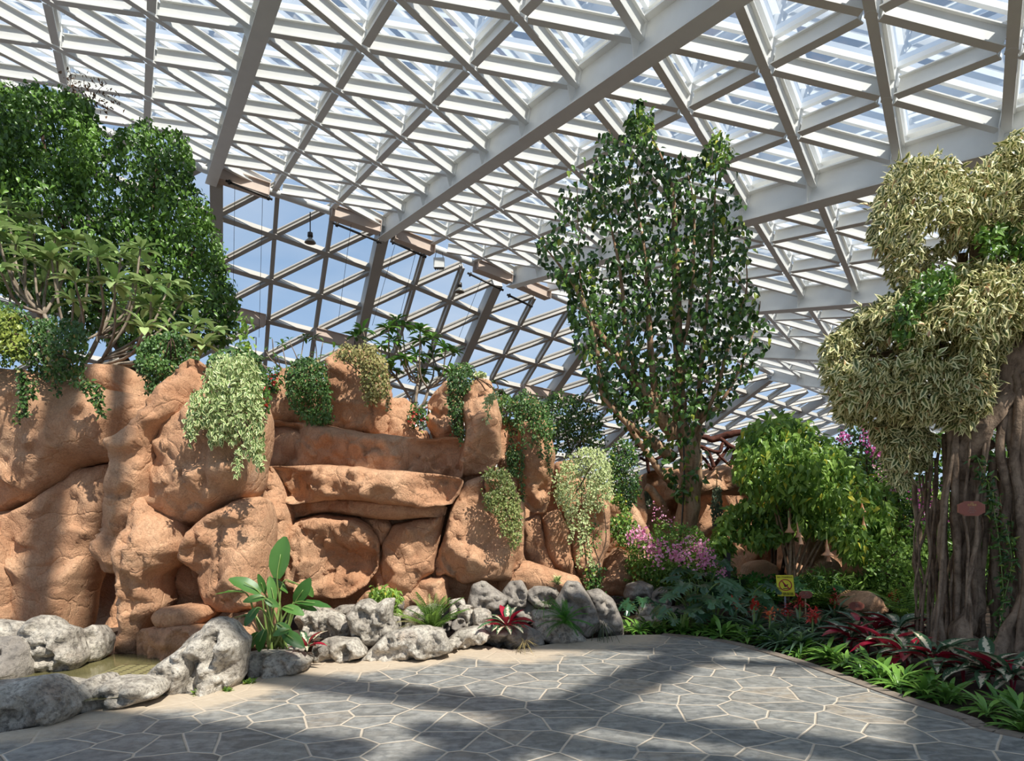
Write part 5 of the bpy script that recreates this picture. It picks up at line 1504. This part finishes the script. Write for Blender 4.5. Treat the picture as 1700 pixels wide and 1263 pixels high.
t = bush('angel_trumpet', 1310, 1000, 11.6, [
    ([(1215, 760), (1230, 720), (1262, 700), (1300, 690), (1340, 702), (1378, 725), (1405, 755), (1440, 790), (1465, 820), (1480, 850), (1450, 870), (1400, 850), (1340, 850), (1260, 830), (1225, 800)], 2.6, 4800),
    ([(1180, 930), (1186, 885), (1205, 850), (1240, 825), (1300, 840), (1350, 850), (1350, 880), (1310, 890), (1270, 905), (1235, 915), (1215, 905), (1200, 935)], 1.8, 2300),
    ([(1350, 850), (1400, 850), (1450, 865), (1480, 855), (1475, 885), (1450, 905), (1440, 935), (1405, 925), (1380, 895), (1350, 880)], 1.8, 1800),
    ([(1250, 770), (1300, 730), (1380, 760), (1430, 830), (1300, 840)], 3.0, 1200)], T_leaf(.5, .1, .2), .155, L_bright, 'large bright green angel trumpet bush with hanging peach flowers', 'shrub', 210, B_tan, 9, droop=.9)
# trumpets
def trumpet(x0, y0, x1, y1, D, rad):
    rad *= 1.25; a, b = at(x0, y0, D), at(x1, y1, D); L = np.linalg.norm(b - a)
    prof = [(.006, 0), (.009, -.15 * L), (.012, -.45 * L), (.03, -.78 * L), (rad * .75, -.93 * L), (rad, -L), (rad * .9, -.985 * L), (.02, -.75 * L)]
    mbt = MB().lathe((0, 0, 0), prof, 10); V = np.concatenate(mbt.V)
    dx = (b - a) / L; V = a + V + np.outer(-V[:, 2] / L, (b - a) - np.array([0, 0, -L]))
    o = npmesh('flower', V, mbt.Fc, M_peach, t, True)
    o2 = npmesh('calyx', np.concatenate(MB().tube([a + [0, 0, .05], a, a - [0, 0, L * .22]], [.005, .012, .013], 7).V), MB().tube([a + [0, 0, .05], a, a - [0, 0, L * .22]], [.005, .012, .013], 7).Fc, B_stem, o)


m = N('peach_trumpet'); c_ = m.ramp(m.noise(5, 3), [(.3, (238, 172, 128)), (.7, (250, 214, 178))]); p_ = m.princ(c_, .5, finish=False)
tr = m.n('BsdfTranslucent', Color=c_); mx_ = m.n('MixShader', Fac=.4, i1=p_, i2=tr.outputs[0]); m.link(mx_.outputs[0], m.out.inputs[0]); M_peach = m.m
for q in ((1309, 852, 1311, 884, 10.9, .07), (1322, 862, 1327, 892, 10.9, .055), (1328, 878, 1330, 904, 10.8, .04), (1372, 888, 1374, 922, 10.7, .085), (1375, 910, 1376, 932, 10.75, .04), (1430, 826, 1432, 850, 11.0, .05), (1433, 852, 1434, 878, 11.0, .04)): trumpet(*q)
bush('bougainvillea', 1440, 960, 13.5, [([(1378, 730), (1400, 705), (1440, 700), (1480, 710), (1490, 760), (1470, 800), (1420, 790), (1385, 760)], 1.4, 1500)], TS, .09, L_dark,
     'magenta bougainvillea behind the trumpet bush and under the fig foliage', 'shrub', 220, flowers=[('blossoms', TP, [(1425, 712), (1465, 705), (1482, 735), (1470, 765), (1440, 745)], 420, .06, L_mag, .8), ('blossoms', TP, [(1386, 722), (1405, 716), (1400, 735)], 70, .055, L_mag, .8)])
bush('bougainvillea', 1530, 960, 12.0, [([(1495, 800), (1560, 790), (1575, 880), (1500, 890)], 1.2, 700)], TS, .08, L_dark,
     'magenta bougainvillea seen through the thin aerial roots', 'shrub', 224, flowers=[('blossoms', TP, [(1515, 810), (1560, 805), (1560, 860), (1520, 870)], 240, .05, L_mag, .7)])
bush('bougainvillea', 1480, 800, 12.6, [([(1455, 770), (1500, 780), (1500, 830), (1460, 820)], .8, 300)], TS, .08, L_fern, 'pale pink flowering spray hanging right of the trumpet bush top', 'shrub', 228, flowers=[('blossoms', TP, [(1458, 775), (1490, 780), (1490, 815), (1465, 815)], 100, .05, L_pink, .5)])
# low background planting
for k, (x, D, poly, th, n, tm, sz, lf, tx) in enumerate([
        (1100, 12.5, [(1020, 905), (1060, 880), (1130, 900), (1220, 940), (1230, 1000), (1120, 1010), (1030, 1000)], 1.5, 2600, TS, .09, L_tree, 'dark green thicket behind the pink bougainvillea'),
        (1265, 11.8, [(1215, 960), (1250, 955), (1300, 965), (1320, 1000), (1290, 1015), (1220, 1010)], 1.0, 1400, TS, .08, L_fernd, 'dark low greenery behind the yellow sign'),
        (1370, 11.4, [(1320, 960), (1360, 945), (1420, 950), (1480, 960), (1520, 1000), (1480, 1015), (1330, 1005)], 1.2, 2200, TBn, .2, L_fern, 'grassy green ferns under the trumpet bush'),
        (1500, 11.0, [(1440, 955), (1450, 905), (1490, 890), (1520, 860), (1560, 880), (1570, 1000), (1500, 1020), (1450, 1005)], 1.2, 3200, TS, .08, L_fern, 'light feathery green shrub left of the aerial roots'),
        (1500, 12.5, [(1420, 830), (1460, 800), (1540, 800), (1580, 830), (1580, 940), (1500, 950), (1430, 920)], 1.2, 2000, TL, .12, L_bright, 'bright mixed foliage between trumpet bush and fig roots'),
        (1640, 11.5, [(1560, 830), (1620, 800), (1760, 800), (1760, 1010), (1560, 1010)], 1.5, 3200, TL, .12, L_tree, 'dark foliage mass seen behind the aerial roots'),
        (1560, 17.5, [(1350, 770), (1420, 740), (1560, 720), (1800, 700), (1800, 950), (1400, 940)], 2.5, 6500, TL, .22, L_tree, 'distant dark shrubbery behind the whole fig tree'),
        (1200, 19.0, [(1240, 800), (1300, 745), (1420, 740), (1500, 780), (1500, 900), (1300, 900)], 1.6, 2500, TL, .2, L_tree, 'distant green shrubs on the rock beyond the bridge'),
        (1290, 12.9, [(1262, 720), (1272, 700), (1300, 690), (1330, 700), (1340, 730), (1290, 740)], 1.0, 260, TBl, .3, L_bright, 'yellow-green long-leaved shrub poking above the trumpet bush')]):
    bush('shrub', x, 0, D, [(poly, th, n)], tm, sz, lf, tx, 'shrub', 240 + 3 * k, stems=4, droop=.2, cs=1.6)
# unseen trees added past the frame on the light side to shade the bed
t = plant('added_shade_tree', 2100, 1000, 4.4, 'added tree casting shade from beyond the fig, outside the picture', 'tree', z=0)


def blob(name, c, r, n, size, leaf, parent, seed):
    rs = np.random.RandomState(seed); q = unit(rs.normal(0, 1, (n, 3))) * (rs.uniform(0, 1, n) ** .4)[:, None] * r + c
    d = rs.normal(0, 1, (n, 3)); d[:, 2] -= .8
    return leaves(name, TL, q, d, unit(rs.normal(0, .6, (n, 3)) + [0, 0, 1]), rs.uniform(.7, 1.2, n) * size, leaf, parent, rs)


SHC = np.array([8.5, 3.7, 5.4])
t.location = (8.5, 3.7, 0)
MB().tube([(8.5, 3.7, -.05), (8.4, 3.7, 2), (8.5, 3.7, 4.5)], [.16, .12, .06], 8).build('trunk', B_dark, t)
blob('foliage', SHC, np.array([2.1, 2.0, 1.8]), 3000, .17, L_tree, t, 260)
t = empty('added_shade_tree', (9.6, 5.6, 0), 'second added tree casting shade from beyond the fig, outside the picture', 'tree')  # also added out of sight, to shade the planting bed
MB().tube([(9.6, 5.6, -.05), (9.5, 5.6, 2), (9.6, 5.6, 5.5)], [.16, .12, .06], 8).build('trunk', B_dark, t)
blob('foliage', np.array([9.6, 5.6, 7.0]), np.array([2.6, 2.6, 2.2]), 3200, .19, L_tree, t, 262)

# ------------------------------------------------------------------ the planting bed, right
def fan(name, tm, loc, rs, n, L, mat, parent, elev=(.2, 1.3), ws=None, smooth=True):
    P = np.tile(np.array(loc, float), (n, 1)) + rs.normal(0, .012, (n, 3)); a = np.arange(n) * 2.4 + rs.uniform(0, 6)
    e = rs.uniform(*elev, n); d = np.c_[np.cos(a) * np.cos(e), np.sin(a) * np.cos(e), np.sin(e)]
    up = np.c_[-np.cos(a) * np.sin(e), -np.sin(a) * np.sin(e), np.cos(e)]
    return leaves(name, tm, P, d, up, rs.uniform(.7, 1.15, n) * L, mat, parent, rs, smooth=smooth)


TSTR = T_blade(.3, .45, 6, .3, .6); TCOV = T_blade(.17, .5, 5, .2, .6); TBR = T_blade(.1, .75, 6, .5, .35)
G_c = 'green strap ferns edging the bed'
protos = []
for k in range(3):
    rs = np.random.RandomState(300 + k); o = empty('strap_fern', (0, 0, 0), 'low green strap-leaved fern in the edging along the kerb', 'fern', G_c)
    fan('foliage', TCOV, (0, 0, .01), rs, 24, .3, L_cover, o, (.15, 1.25)); protos.append(o)
rs = np.random.RandomState(8); used = set(); cnt = 0
L_ = RBs; seg = np.linalg.norm(np.diff(L_, axis=0), axis=1); cum = np.concatenate([[0], np.cumsum(seg)])
start = 0.0; s_ = 0.12
endi = np.argmax(L_[:, 0] > 4.35)
while s_ < cum[endi]:
    i = np.searchsorted(cum, s_) - 1; u = (s_ - cum[i]) / seg[i]; p = L_[i] * (1 - u) + L_[i + 1] * u; dr = unit(L_[i + 1] - L_[i]); nrm = np.array([-dr[1], dr[0]])
    if inpoly(np.array([p + nrm * .3]), out)[0]: nrm = -nrm
    for row, off in enumerate((.28, .5)):
        k = cnt % 3; o = protos[k] if k not in used else copytree(protos[k]); used.add(k)
        q = p + nrm * (off + rs.normal(0, .05)) + dr * (row * .12 + rs.normal(0, .03))
        o.location = (q[0], q[1], -.02); o.rotation_euler = (0, 0, rs.uniform(0, 6.28)); f = rs.uniform(.75, 1.2); o.scale = (f, f, f); cnt += 1
    s_ += .27
# grass-like edging at the head of the path
for k, (x, y) in enumerate(((1045, 1046), (1062, 1048), (1080, 1046), (1098, 1046), (1118, 1044), (1135, 1046), (1072, 1040), (1108, 1038))):
    o = copytree(protos[k % 3]); g = ground(x, y); o.location = (g[0], g[1], -.02); o.scale = (.9,) * 3; o.rotation_euler = (0, 0, k * 1.3)


def clump(kind, x, y, label, cat, fn, group=None, D=None):
    g = ground(x, y) if D is None else np.array([(x - CX) / F * D, D, 0]); t = empty(kind, (g[0], g[1], -.02), label, cat, group); fn(t, g); return t


def strom(n, L, h=.12, el=(.1, 1.15)):
    def f(t, g):
        rs = np.random.RandomState(int(abs(g[0] * 977 + g[1] * 131)) % 99991)
        fan('foliage', TSTR, (g[0], g[1], h), rs, n, L, L_strom, t, el)
        for k in range(5):
            a = rs.uniform(0, 6.28); MB().tube([(g[0], g[1], -.02), (g[0] + .03 * math.cos(a), g[1] + .03 * math.sin(a), h + .03)], .008, 5).build('stem', plain('red_stem', (150, 40, 60)), t)
    return f


for x, y, n, L, tx in ((1412, 1078, 20, .42, 'striped red-backed prayer plant nearest the small brown plaques'), (1440, 1084, 18, .38, 'striped prayer plant second along the bed from the brown plaque'), (1478, 1094, 18, .4, 'striped prayer plant just left of the lowest fig roots'),
                       (1506, 1108, 20, .4, 'striped prayer plant with dark leaves in front of the left aerial roots'), (1552, 1118, 22, .46, 'large striped prayer plant with broad pale and green leaves before the roots'),
                       (1600, 1132, 18, .36, 'reddish prayer plant right of the largest striped clump'), (1640, 1140, 20, .42, 'prayer plant with vivid red backs near the right edge'), (1682, 1150, 22, .42, 'prayer plant clump cut by the right picture edge'),
                       (1452, 1062, 16, .4, 'dark narrow prayer plant behind the front striped row'), (1492, 1066, 16, .42, 'dark spreading prayer plant beside the left fig roots'), (1525, 1060, 14, .38, 'half hidden prayer plant against the fig roots'), (1425, 1058, 14, .38, 'prayer plant directly under the right brown plaque')):
    clump('prayer_plant', x, y, tx, 'plant', strom(n, L))


def brom(colleaf, fl, h, nf=26):
    def f(t, g):
        rs = np.random.RandomState(int(abs(g[0] * 811 + g[1] * 177)) % 99991)
        fan('foliage', TBR, (g[0], g[1], .02), rs, 22, .46, colleaf, t, (.35, 1.35))
        MB().tube([(g[0], g[1], 0), (g[0], g[1], h)], .012, 6).build('stem', B_stem, t)
        if fl:
            n = nf; P = np.tile([g[0], g[1], h], (n, 1)) + rs.normal(0, 1, (n, 3)) * [.03, .03, .05]; a = rs.uniform(0, 6.28, n); e = rs.uniform(-.1, 1.2, n)
            d = np.c_[np.cos(a) * np.cos(e), np.sin(a) * np.cos(e), np.sin(e)]
            leaves('blossoms', TLn, P, d, np.tile([0, 0, 1], (n, 1)), rs.uniform(.06, .11, n), fl, t, rs)
    return f


L_or = leafmat('orange_bract', (200, 80, 40), (232, 130, 80), rough=.4, trans=.2)
L_coral = leafmat('coral_bract', (196, 60, 50), (226, 96, 84), rough=.4, trans=.2)
for x, y, h, fl, nf, tx in ((1222, 1048, .38, L_coral, 16, 'bromeliad with a faint red spike among the large dark leaves'), (1252, 1054, .36, L_red, 24, 'red-flowered bromeliad left of the yellow sign'), (1278, 1064, .33, L_or, 26, 'orange-flowered bromeliad below the yellow sign'),
                            (1308, 1052, .27, L_red, 34, 'red-flowered bromeliad directly right of the sign post'), (1328, 1044, .34, L_red, 34, 'crimson bromeliad beneath the pale-staked plaque'), (1349, 1070, .34, L_coral, 60, 'tall coral-headed bromeliad in the middle of the bed'),
                            (1386, 1030, .31, L_red, 34, 'red bromeliad standing left of the brown boulder'), (1438, 1026, .3, L_red, 34, 'dark red bromeliad in front of the brown boulder'), (1484, 1020, .26, L_red, 34, 'red bromeliad spike close to the fig roots'),
                            (1296, 1076, .2, None, 0, 'flowerless bromeliad rosette at the bed edge under the sign'), (1380, 1074, .2, None, 0, 'large flowerless bromeliad rosette left of the striped plants'), (1330, 1078, .2, None, 0, 'flowerless bromeliad with long grey leaves near the kerb'), (1200, 1046, .2, None, 0, 'small flowerless bromeliad left of the red ones'), (1362, 1050, .2, None, 0, 'upright grey-green bromeliad behind the coral one')):
    clump('bromeliad', x, y, tx, 'bromeliad', brom(L_brom, fl, h, nf))


def T_lobed():
    """deeply cut philodendron leaf"""
    V = [(0, 0, 0)]; Fs = []; E = [0]
    for sg in (-1, 1):
        pts = [(0, 0, 0), (.3, -.2, .05), (.46, -.05, 0), (.2, .12, .05), (.56, .2, -.02), (.2, .3, .04), (.54, .46, -.05), (.17, .48, .02), (.42, .7, -.1), (.12, .66, 0), (.2, .9, -.16), (0, 1, -.2)]
        b = len(V)
        for p in pts: V.append((p[0] * sg, p[1], p[2])); E.append(.5)
        m0 = len(V); V += [(0, .12, .0), (0, .3, 0), (0, .48, -.01), (0, .66, -.06), (0, .85, -.12)]; E += [0] * 5
        f = [(b, b + 1, b + 3), (b + 1, b + 2, b + 3), (b, b + 3, m0), (m0, b + 3, m0 + 1), (b + 3, b + 4, b + 5), (m0 + 1, b + 3, b + 5), (b + 5, b + 6, b + 7), (m0 + 1, b + 5, m0 + 2), (m0 + 2, b + 5, b + 7), (b + 7, b + 8, b + 9), (m0 + 2, b + 7, m0 + 3), (m0 + 3, b + 7, b + 9), (b + 9, b + 10, b + 11), (m0 + 3, b + 9, b + 11)]
        Fs += [q if sg > 0 else (q[0], q[2], q[1]) for q in f]
    return np.array(V, float), np.array(Fs), np.array(E, float)


TLOB = T_lobed()


def phil(n, L, h):
    def f(t, g):
        rs = np.random.RandomState(int(abs(g[0] * 611 + g[1] * 277)) % 99991); a = np.arange(n) * 2.4 + rs.uniform(0, 6)
        rad = rs.uniform(.12, .38, n); z = h * rs.uniform(.55, 1.15, n); P = np.c_[g[0] + np.cos(a) * rad, g[1] + np.sin(a) * rad, z]
        d = np.c_[np.cos(a), np.sin(a), rs.uniform(-.7, .1, n)]; d[:, 1] -= .4
        leaves('foliage', TLOB, P, d, np.c_[np.cos(a) * .3, np.sin(a) * .3 - .5, np.ones(n)], rs.uniform(.75, 1.2, n) * L, L_phil, t, rs)
        for p in P[:14]: MB().tube(spline([(g[0], g[1], -.02), ((g[0] + p[0]) / 2, (g[1] + p[1]) / 2, p[2] * .7), p], 4), .009, 5).build('stem', B_stem, t)
    return f


for x, y, n, L, h, tx in ((1152, 1036, 14, .3, .6, 'dark lobed philodendron left of centre in the bed'), (1185, 1044, 14, .28, .42, 'low lobed philodendron in front of the dark post'), (1172, 1020, 14, .32, .75, 'tall deeply cut philodendron below the bougainvillea'),
                         (1232, 1028, 16, .3, .5, 'broad dark philodendron between the post and the yellow sign'), (1258, 1030, 10, .22, .36, 'small philodendron left of the sign post'), (1066, 1030, 10, .2, .34, 'small cut-leaved philodendron among the path-end rocks'), (1130, 1048, 12, .22, .3, 'low dark lobed plant over the grass edging'), (1356, 1010, 12, .24, .5, 'dark leafy philodendron behind the bromeliads')):
    clump('philodendron', x, y, tx, 'plant', phil(n, L, h))

# grassy ferns filling the rear of the bed
for k, (x, D, tx) in enumerate(((1400, 10.6, 'arching fern left of the brown boulder'), (1460, 10.9, 'light green arching fern right of the brown boulder'), (1500, 10.0, 'pale fern beside the fig roots'), (1345, 11.2, 'arching fern under the trumpet flowers'), (1375, 10.9, 'second arching fern under the trumpet flowers'), (1240, 11.4, 'fern behind the philodendrons'), (1530, 10.5, 'fern directly behind the left aerial roots'))):
    t = empty('fern', ((x - CX) / F * D, D, 0), tx, 'fern'); rs = np.random.RandomState(400 + k)
    fan('foliage', T_frond(12, .36, .5), ((x - CX) / F * D, D, .02), rs, 22, .62, L_fern, t, (.4, 1.35))

# ------------------------------------------------------------------ plants among the path rocks
t = plant('bird_of_paradise', 455, 1082, 6.9, 'large banana-like plant with broad paddle leaves among the white rocks', 'plant')
TPAD = T_leaf(.42, .16, .12)


def T_paddle(w=.36, n=8, arch=.3, fold=.22):
    V = []; E = []
    for k in range(n + 1):
        u = k / n; ww = w * (math.sin(PI * min(1, u * .93 + .05)) ** .62); y = u * (1 - .15 * arch * u); z = -arch * u * u
        for c_2 in (-1, -.5, 0, .5, 1):
            V.append((c_2 * ww / 2, y, z + abs(c_2) * fold * ww * .5 + (.012 * math.sin(k * 2.3 + c_2 * 3) if abs(c_2) == 1 else 0))); E.append(0 if c_2 == 0 else .4)
    Fs = []
    for k in range(n):
        for q in range(4):
            a = 5 * k + q; Fs += [(a, a + 1, a + 6), (a, a + 6, a + 5)]
    return np.array(V, float), np.array(Fs), np.array(E, float)


b0 = at(455, 1078, 6.9)
for k, (x0, y0, x1, y1, L, up, ar, wd, dD) in enumerate([
        (460, 960, 470, 893, .42, (-.2, -1, .1), .1, .5, 0), (432, 985, 388, 953, .3, (-.2, -.6, .8), .35, .45, -.1), (408, 984, 358, 977, .32, (0, -.2, 1), .2, .2, 0), (440, 992, 405, 993, .28, (-.1, -.8, .6), .3, .42, -.25),
        (455, 1000, 448, 958, .32, (.3, -1, .1), .1, .34, -.1), (440, 985, 430, 955, .26, (.6, -1, .2), .1, .3, 0), (470, 965, 505, 968, .3, (0, 0, 1), .2, .2, .1), (490, 1000, 512, 965, .34, (.5, -1, .4), .2, .42, 0), (505, 965, 520, 990, .22, (.5, -1, 0), .3, .4, .05),
        (490, 1000, 545, 1000, .36, (.1, -.5, 1), .15, .26, 0), (495, 1005, 525, 1010, .26, (.2, -.7, .6), .2, .35, 0), (430, 1008, 404, 1035, .28, (-.3, -1, .4), .2, .45, -.3), (420, 1020, 368, 1028, .32, (0, -.3, 1), .15, .2, .1), (470, 1008, 500, 1012, .2, (0, -.6, .8), .3, .45, -.2),
        (440, 995, 462, 1005, .2, (0, -1, .5), .3, .5, -.3), (480, 1045, 455, 1050, .16, (0, -.8, .6), .3, .5, -.35), (460, 1035, 485, 1050, .2, (0, -.8, .6), .3, .5, -.3), (470, 1050, 500, 1068, .22, (.2, -1, .6), .3, .5, -.3), (430, 1050, 408, 1075, .2, (-.3, -1, .3), .3, .5, -.3), (440, 1045, 425, 1078, .18, (-.2, -1, .3), .3, .5, -.3), (445, 960, 480, 975, .22, (0, -.4, 1), .3, .4, .1)]):
    a, e = at(x0, y0, 6.8 + dD), at(x1, y1, 6.8 + dD - (.1 if k % 2 else 0)); L = np.linalg.norm(e - a) * 1.05
    rsx = np.random.RandomState(k)
    lf = leaves('leaf', T_paddle(wd * 1.05, 8, ar), [a], [e - a], [list(up)], [L], L_banana, t, rsx, tint=np.array([rsx.uniform(.2, .8)]), smooth=True)
    q0 = b0 + [rsx.normal(0, .06), rsx.normal(0, .05), 0]
    MB().tube(spline([q0, (q0 * .45 + a * .55) + [0, 0, .05], a, a + (e - a) * .6 + np.array([0, -.004, 0])], 5), np.linspace(.014, .004, 16), 6).build('stem', B_stem, t, True)
fanx = lambda nm, x, y, D, n, L, leaf, label, seed, tm=TSTR, el=(.3, 1.3): (lambda t, p: fan('foliage', tm, tuple(p), np.random.RandomState(seed), n, L, leaf, t, el))(plant(nm, x, y, D, label, 'plant'), at(x, y, D))
fanx('prayer_plant', 510, 1074, 6.75, 18, .24, L_strom, 'small striped pink-leaved plant right of the banana-like plant', 501)
fanx('prayer_plant', 842, 1040, 7.85, 24, .36, L_strom, 'striped spiky plant growing on the lumpy dark rock', 502)
TFR = T_frond(22, .24, .4)
fanx('fern', 718, 1048, 7.6, 46, .46, L_fern, 'feathery light green fern between the path rocks', 503, TFR, (.75, 1.5))
fanx('fern', 690, 1036, 7.7, 12, .34, leafmat('dry_fern_leaf', (130, 122, 80), (190, 180, 130)), 'dry arching fronds left of the feathery fern', 504, TFR, (.1, .8))
fanx('fern', 938, 1030, 8.05, 40, .34, L_fernd, 'bright green fern hanging before the ridged grey rock', 505, TFR, (-.4, 1.3))
fanx('sedge', 905, 1005, 8.2, 40, .24, L_cover, 'thin grassy tuft spilling off the dark pitted rock', 506, T_blade(.04, .9, 5), (-.1, 1.2))
fanx('sedge', 1000, 1035, 8.35, 46, .3, leafmat('dark_sedge', (40, 54, 34), (90, 96, 60)), 'drooping dark grass in the creviced grey rock', 507, T_blade(.03, 1.2, 5), (-.6, .6))
fanx('sedge', 872, 1068, 7.6, 46, .2, leafmat('straw_sedge', (120, 106, 66), (180, 162, 110)), 'straw-coloured grass tuft at the foot of the lumpy rock', 508, T_blade(.03, 1.1, 5), (-.2, 1.2))
fanx('sedge', 1068, 1030, 9.3, 50, .3, leafmat('straw_sedge2', (110, 96, 62), (166, 146, 104)), 'brown drooping grass on the smooth brown boulder', 509, T_blade(.03, 1.2, 5), (-.4, .9))
fanx('succulent', 925, 968, 8.75, 34, .12, L_ivyv, 'pale green succulent rosette above the dark pitted rock', 510, TLn, (0, 1.4))
t = plant('sapling', 645, 1030, 8.0, 'bright light-green sapling with drooping leaf whorls behind the holed limestone', 'plant')
crown('foliage', TLn, [(612, 985), (620, 972), (640, 973), (662, 978), (668, 992), (660, 1000), (664, 1015), (655, 1022), (648, 1005), (630, 995), (618, 996)], 8.0, .35, 360, .085, L_bright, t, 511, clump=0, droop=1.0, soft=3)
branchset('stem', [[(648, 1040, 8.0, .01), (650, 1005, 8.0, .008), (640, 980, 8.0, .004)], [(650, 1005, 8.0, .006), (656, 985, 8.0, .004)], [(648, 1010, 8.0, .006), (628, 985, 8.0, .004)]], B_stem, t, 5)
G_w = 'tiny weeds at the foot of the path rocks'
wp = None
for k, (x, y) in enumerate(((205, 1166), (228, 1160), (245, 1156), (378, 1145), (415, 1132), (508, 1098), (528, 1094), (330, 1150), (188, 1110), (262, 1153), (215, 1163))):
    g = ground(x, y + 2)
    if wp is None:
        wp = empty('weed', (0, 0, 0), 'tiny green weed sprouting where rock meets paving', 'weed', G_w)
        fan('foliage', TS, (0, 0, 0), np.random.RandomState(1), 26, .05, L_bright, wp, (.1, 1.4)); o = wp
    else: o = copytree(wp)
    o.location = (g[0], g[1], 0); o.rotation_euler = (0, 0, k); f = .8 + (k % 3) * .25; o.scale = (f * 1.5, f, f)
# red flowers and climbing stems on the right rocks
t = plant('bare_vine', 985, 985, 9.8, 'tangle of bare climbing stems rooted at the foot of the broad right boulder', 'vine')
branchset('stem', [[(985, 985, 9.7, .012), (975, 940, 9.75, .01), (968, 880, 9.8, .008), (965, 800, 9.8, .005)], [(990, 985, 9.7, .012), (996, 940, 9.75, .01), (985, 900, 9.8, .008), (990, 850, 9.8, .005)], [(978, 985, 9.7, .01), (985, 950, 9.7, .01), (1005, 900, 9.8, .008), (1002, 840, 9.8, .005)]], B_dark, t, 5)
crown('foliage', TS, [(968, 975), (975, 945), (992, 935), (1000, 960), (995, 985), (975, 988)], 9.65, .25, 260, .06, L_dark, t, 520, clump=0)
crown('foliage', TS, [(960, 930), (966, 870), (980, 860), (1000, 880), (985, 920)], 9.75, .2, 160, .05, L_dark, t, 521, clump=0)
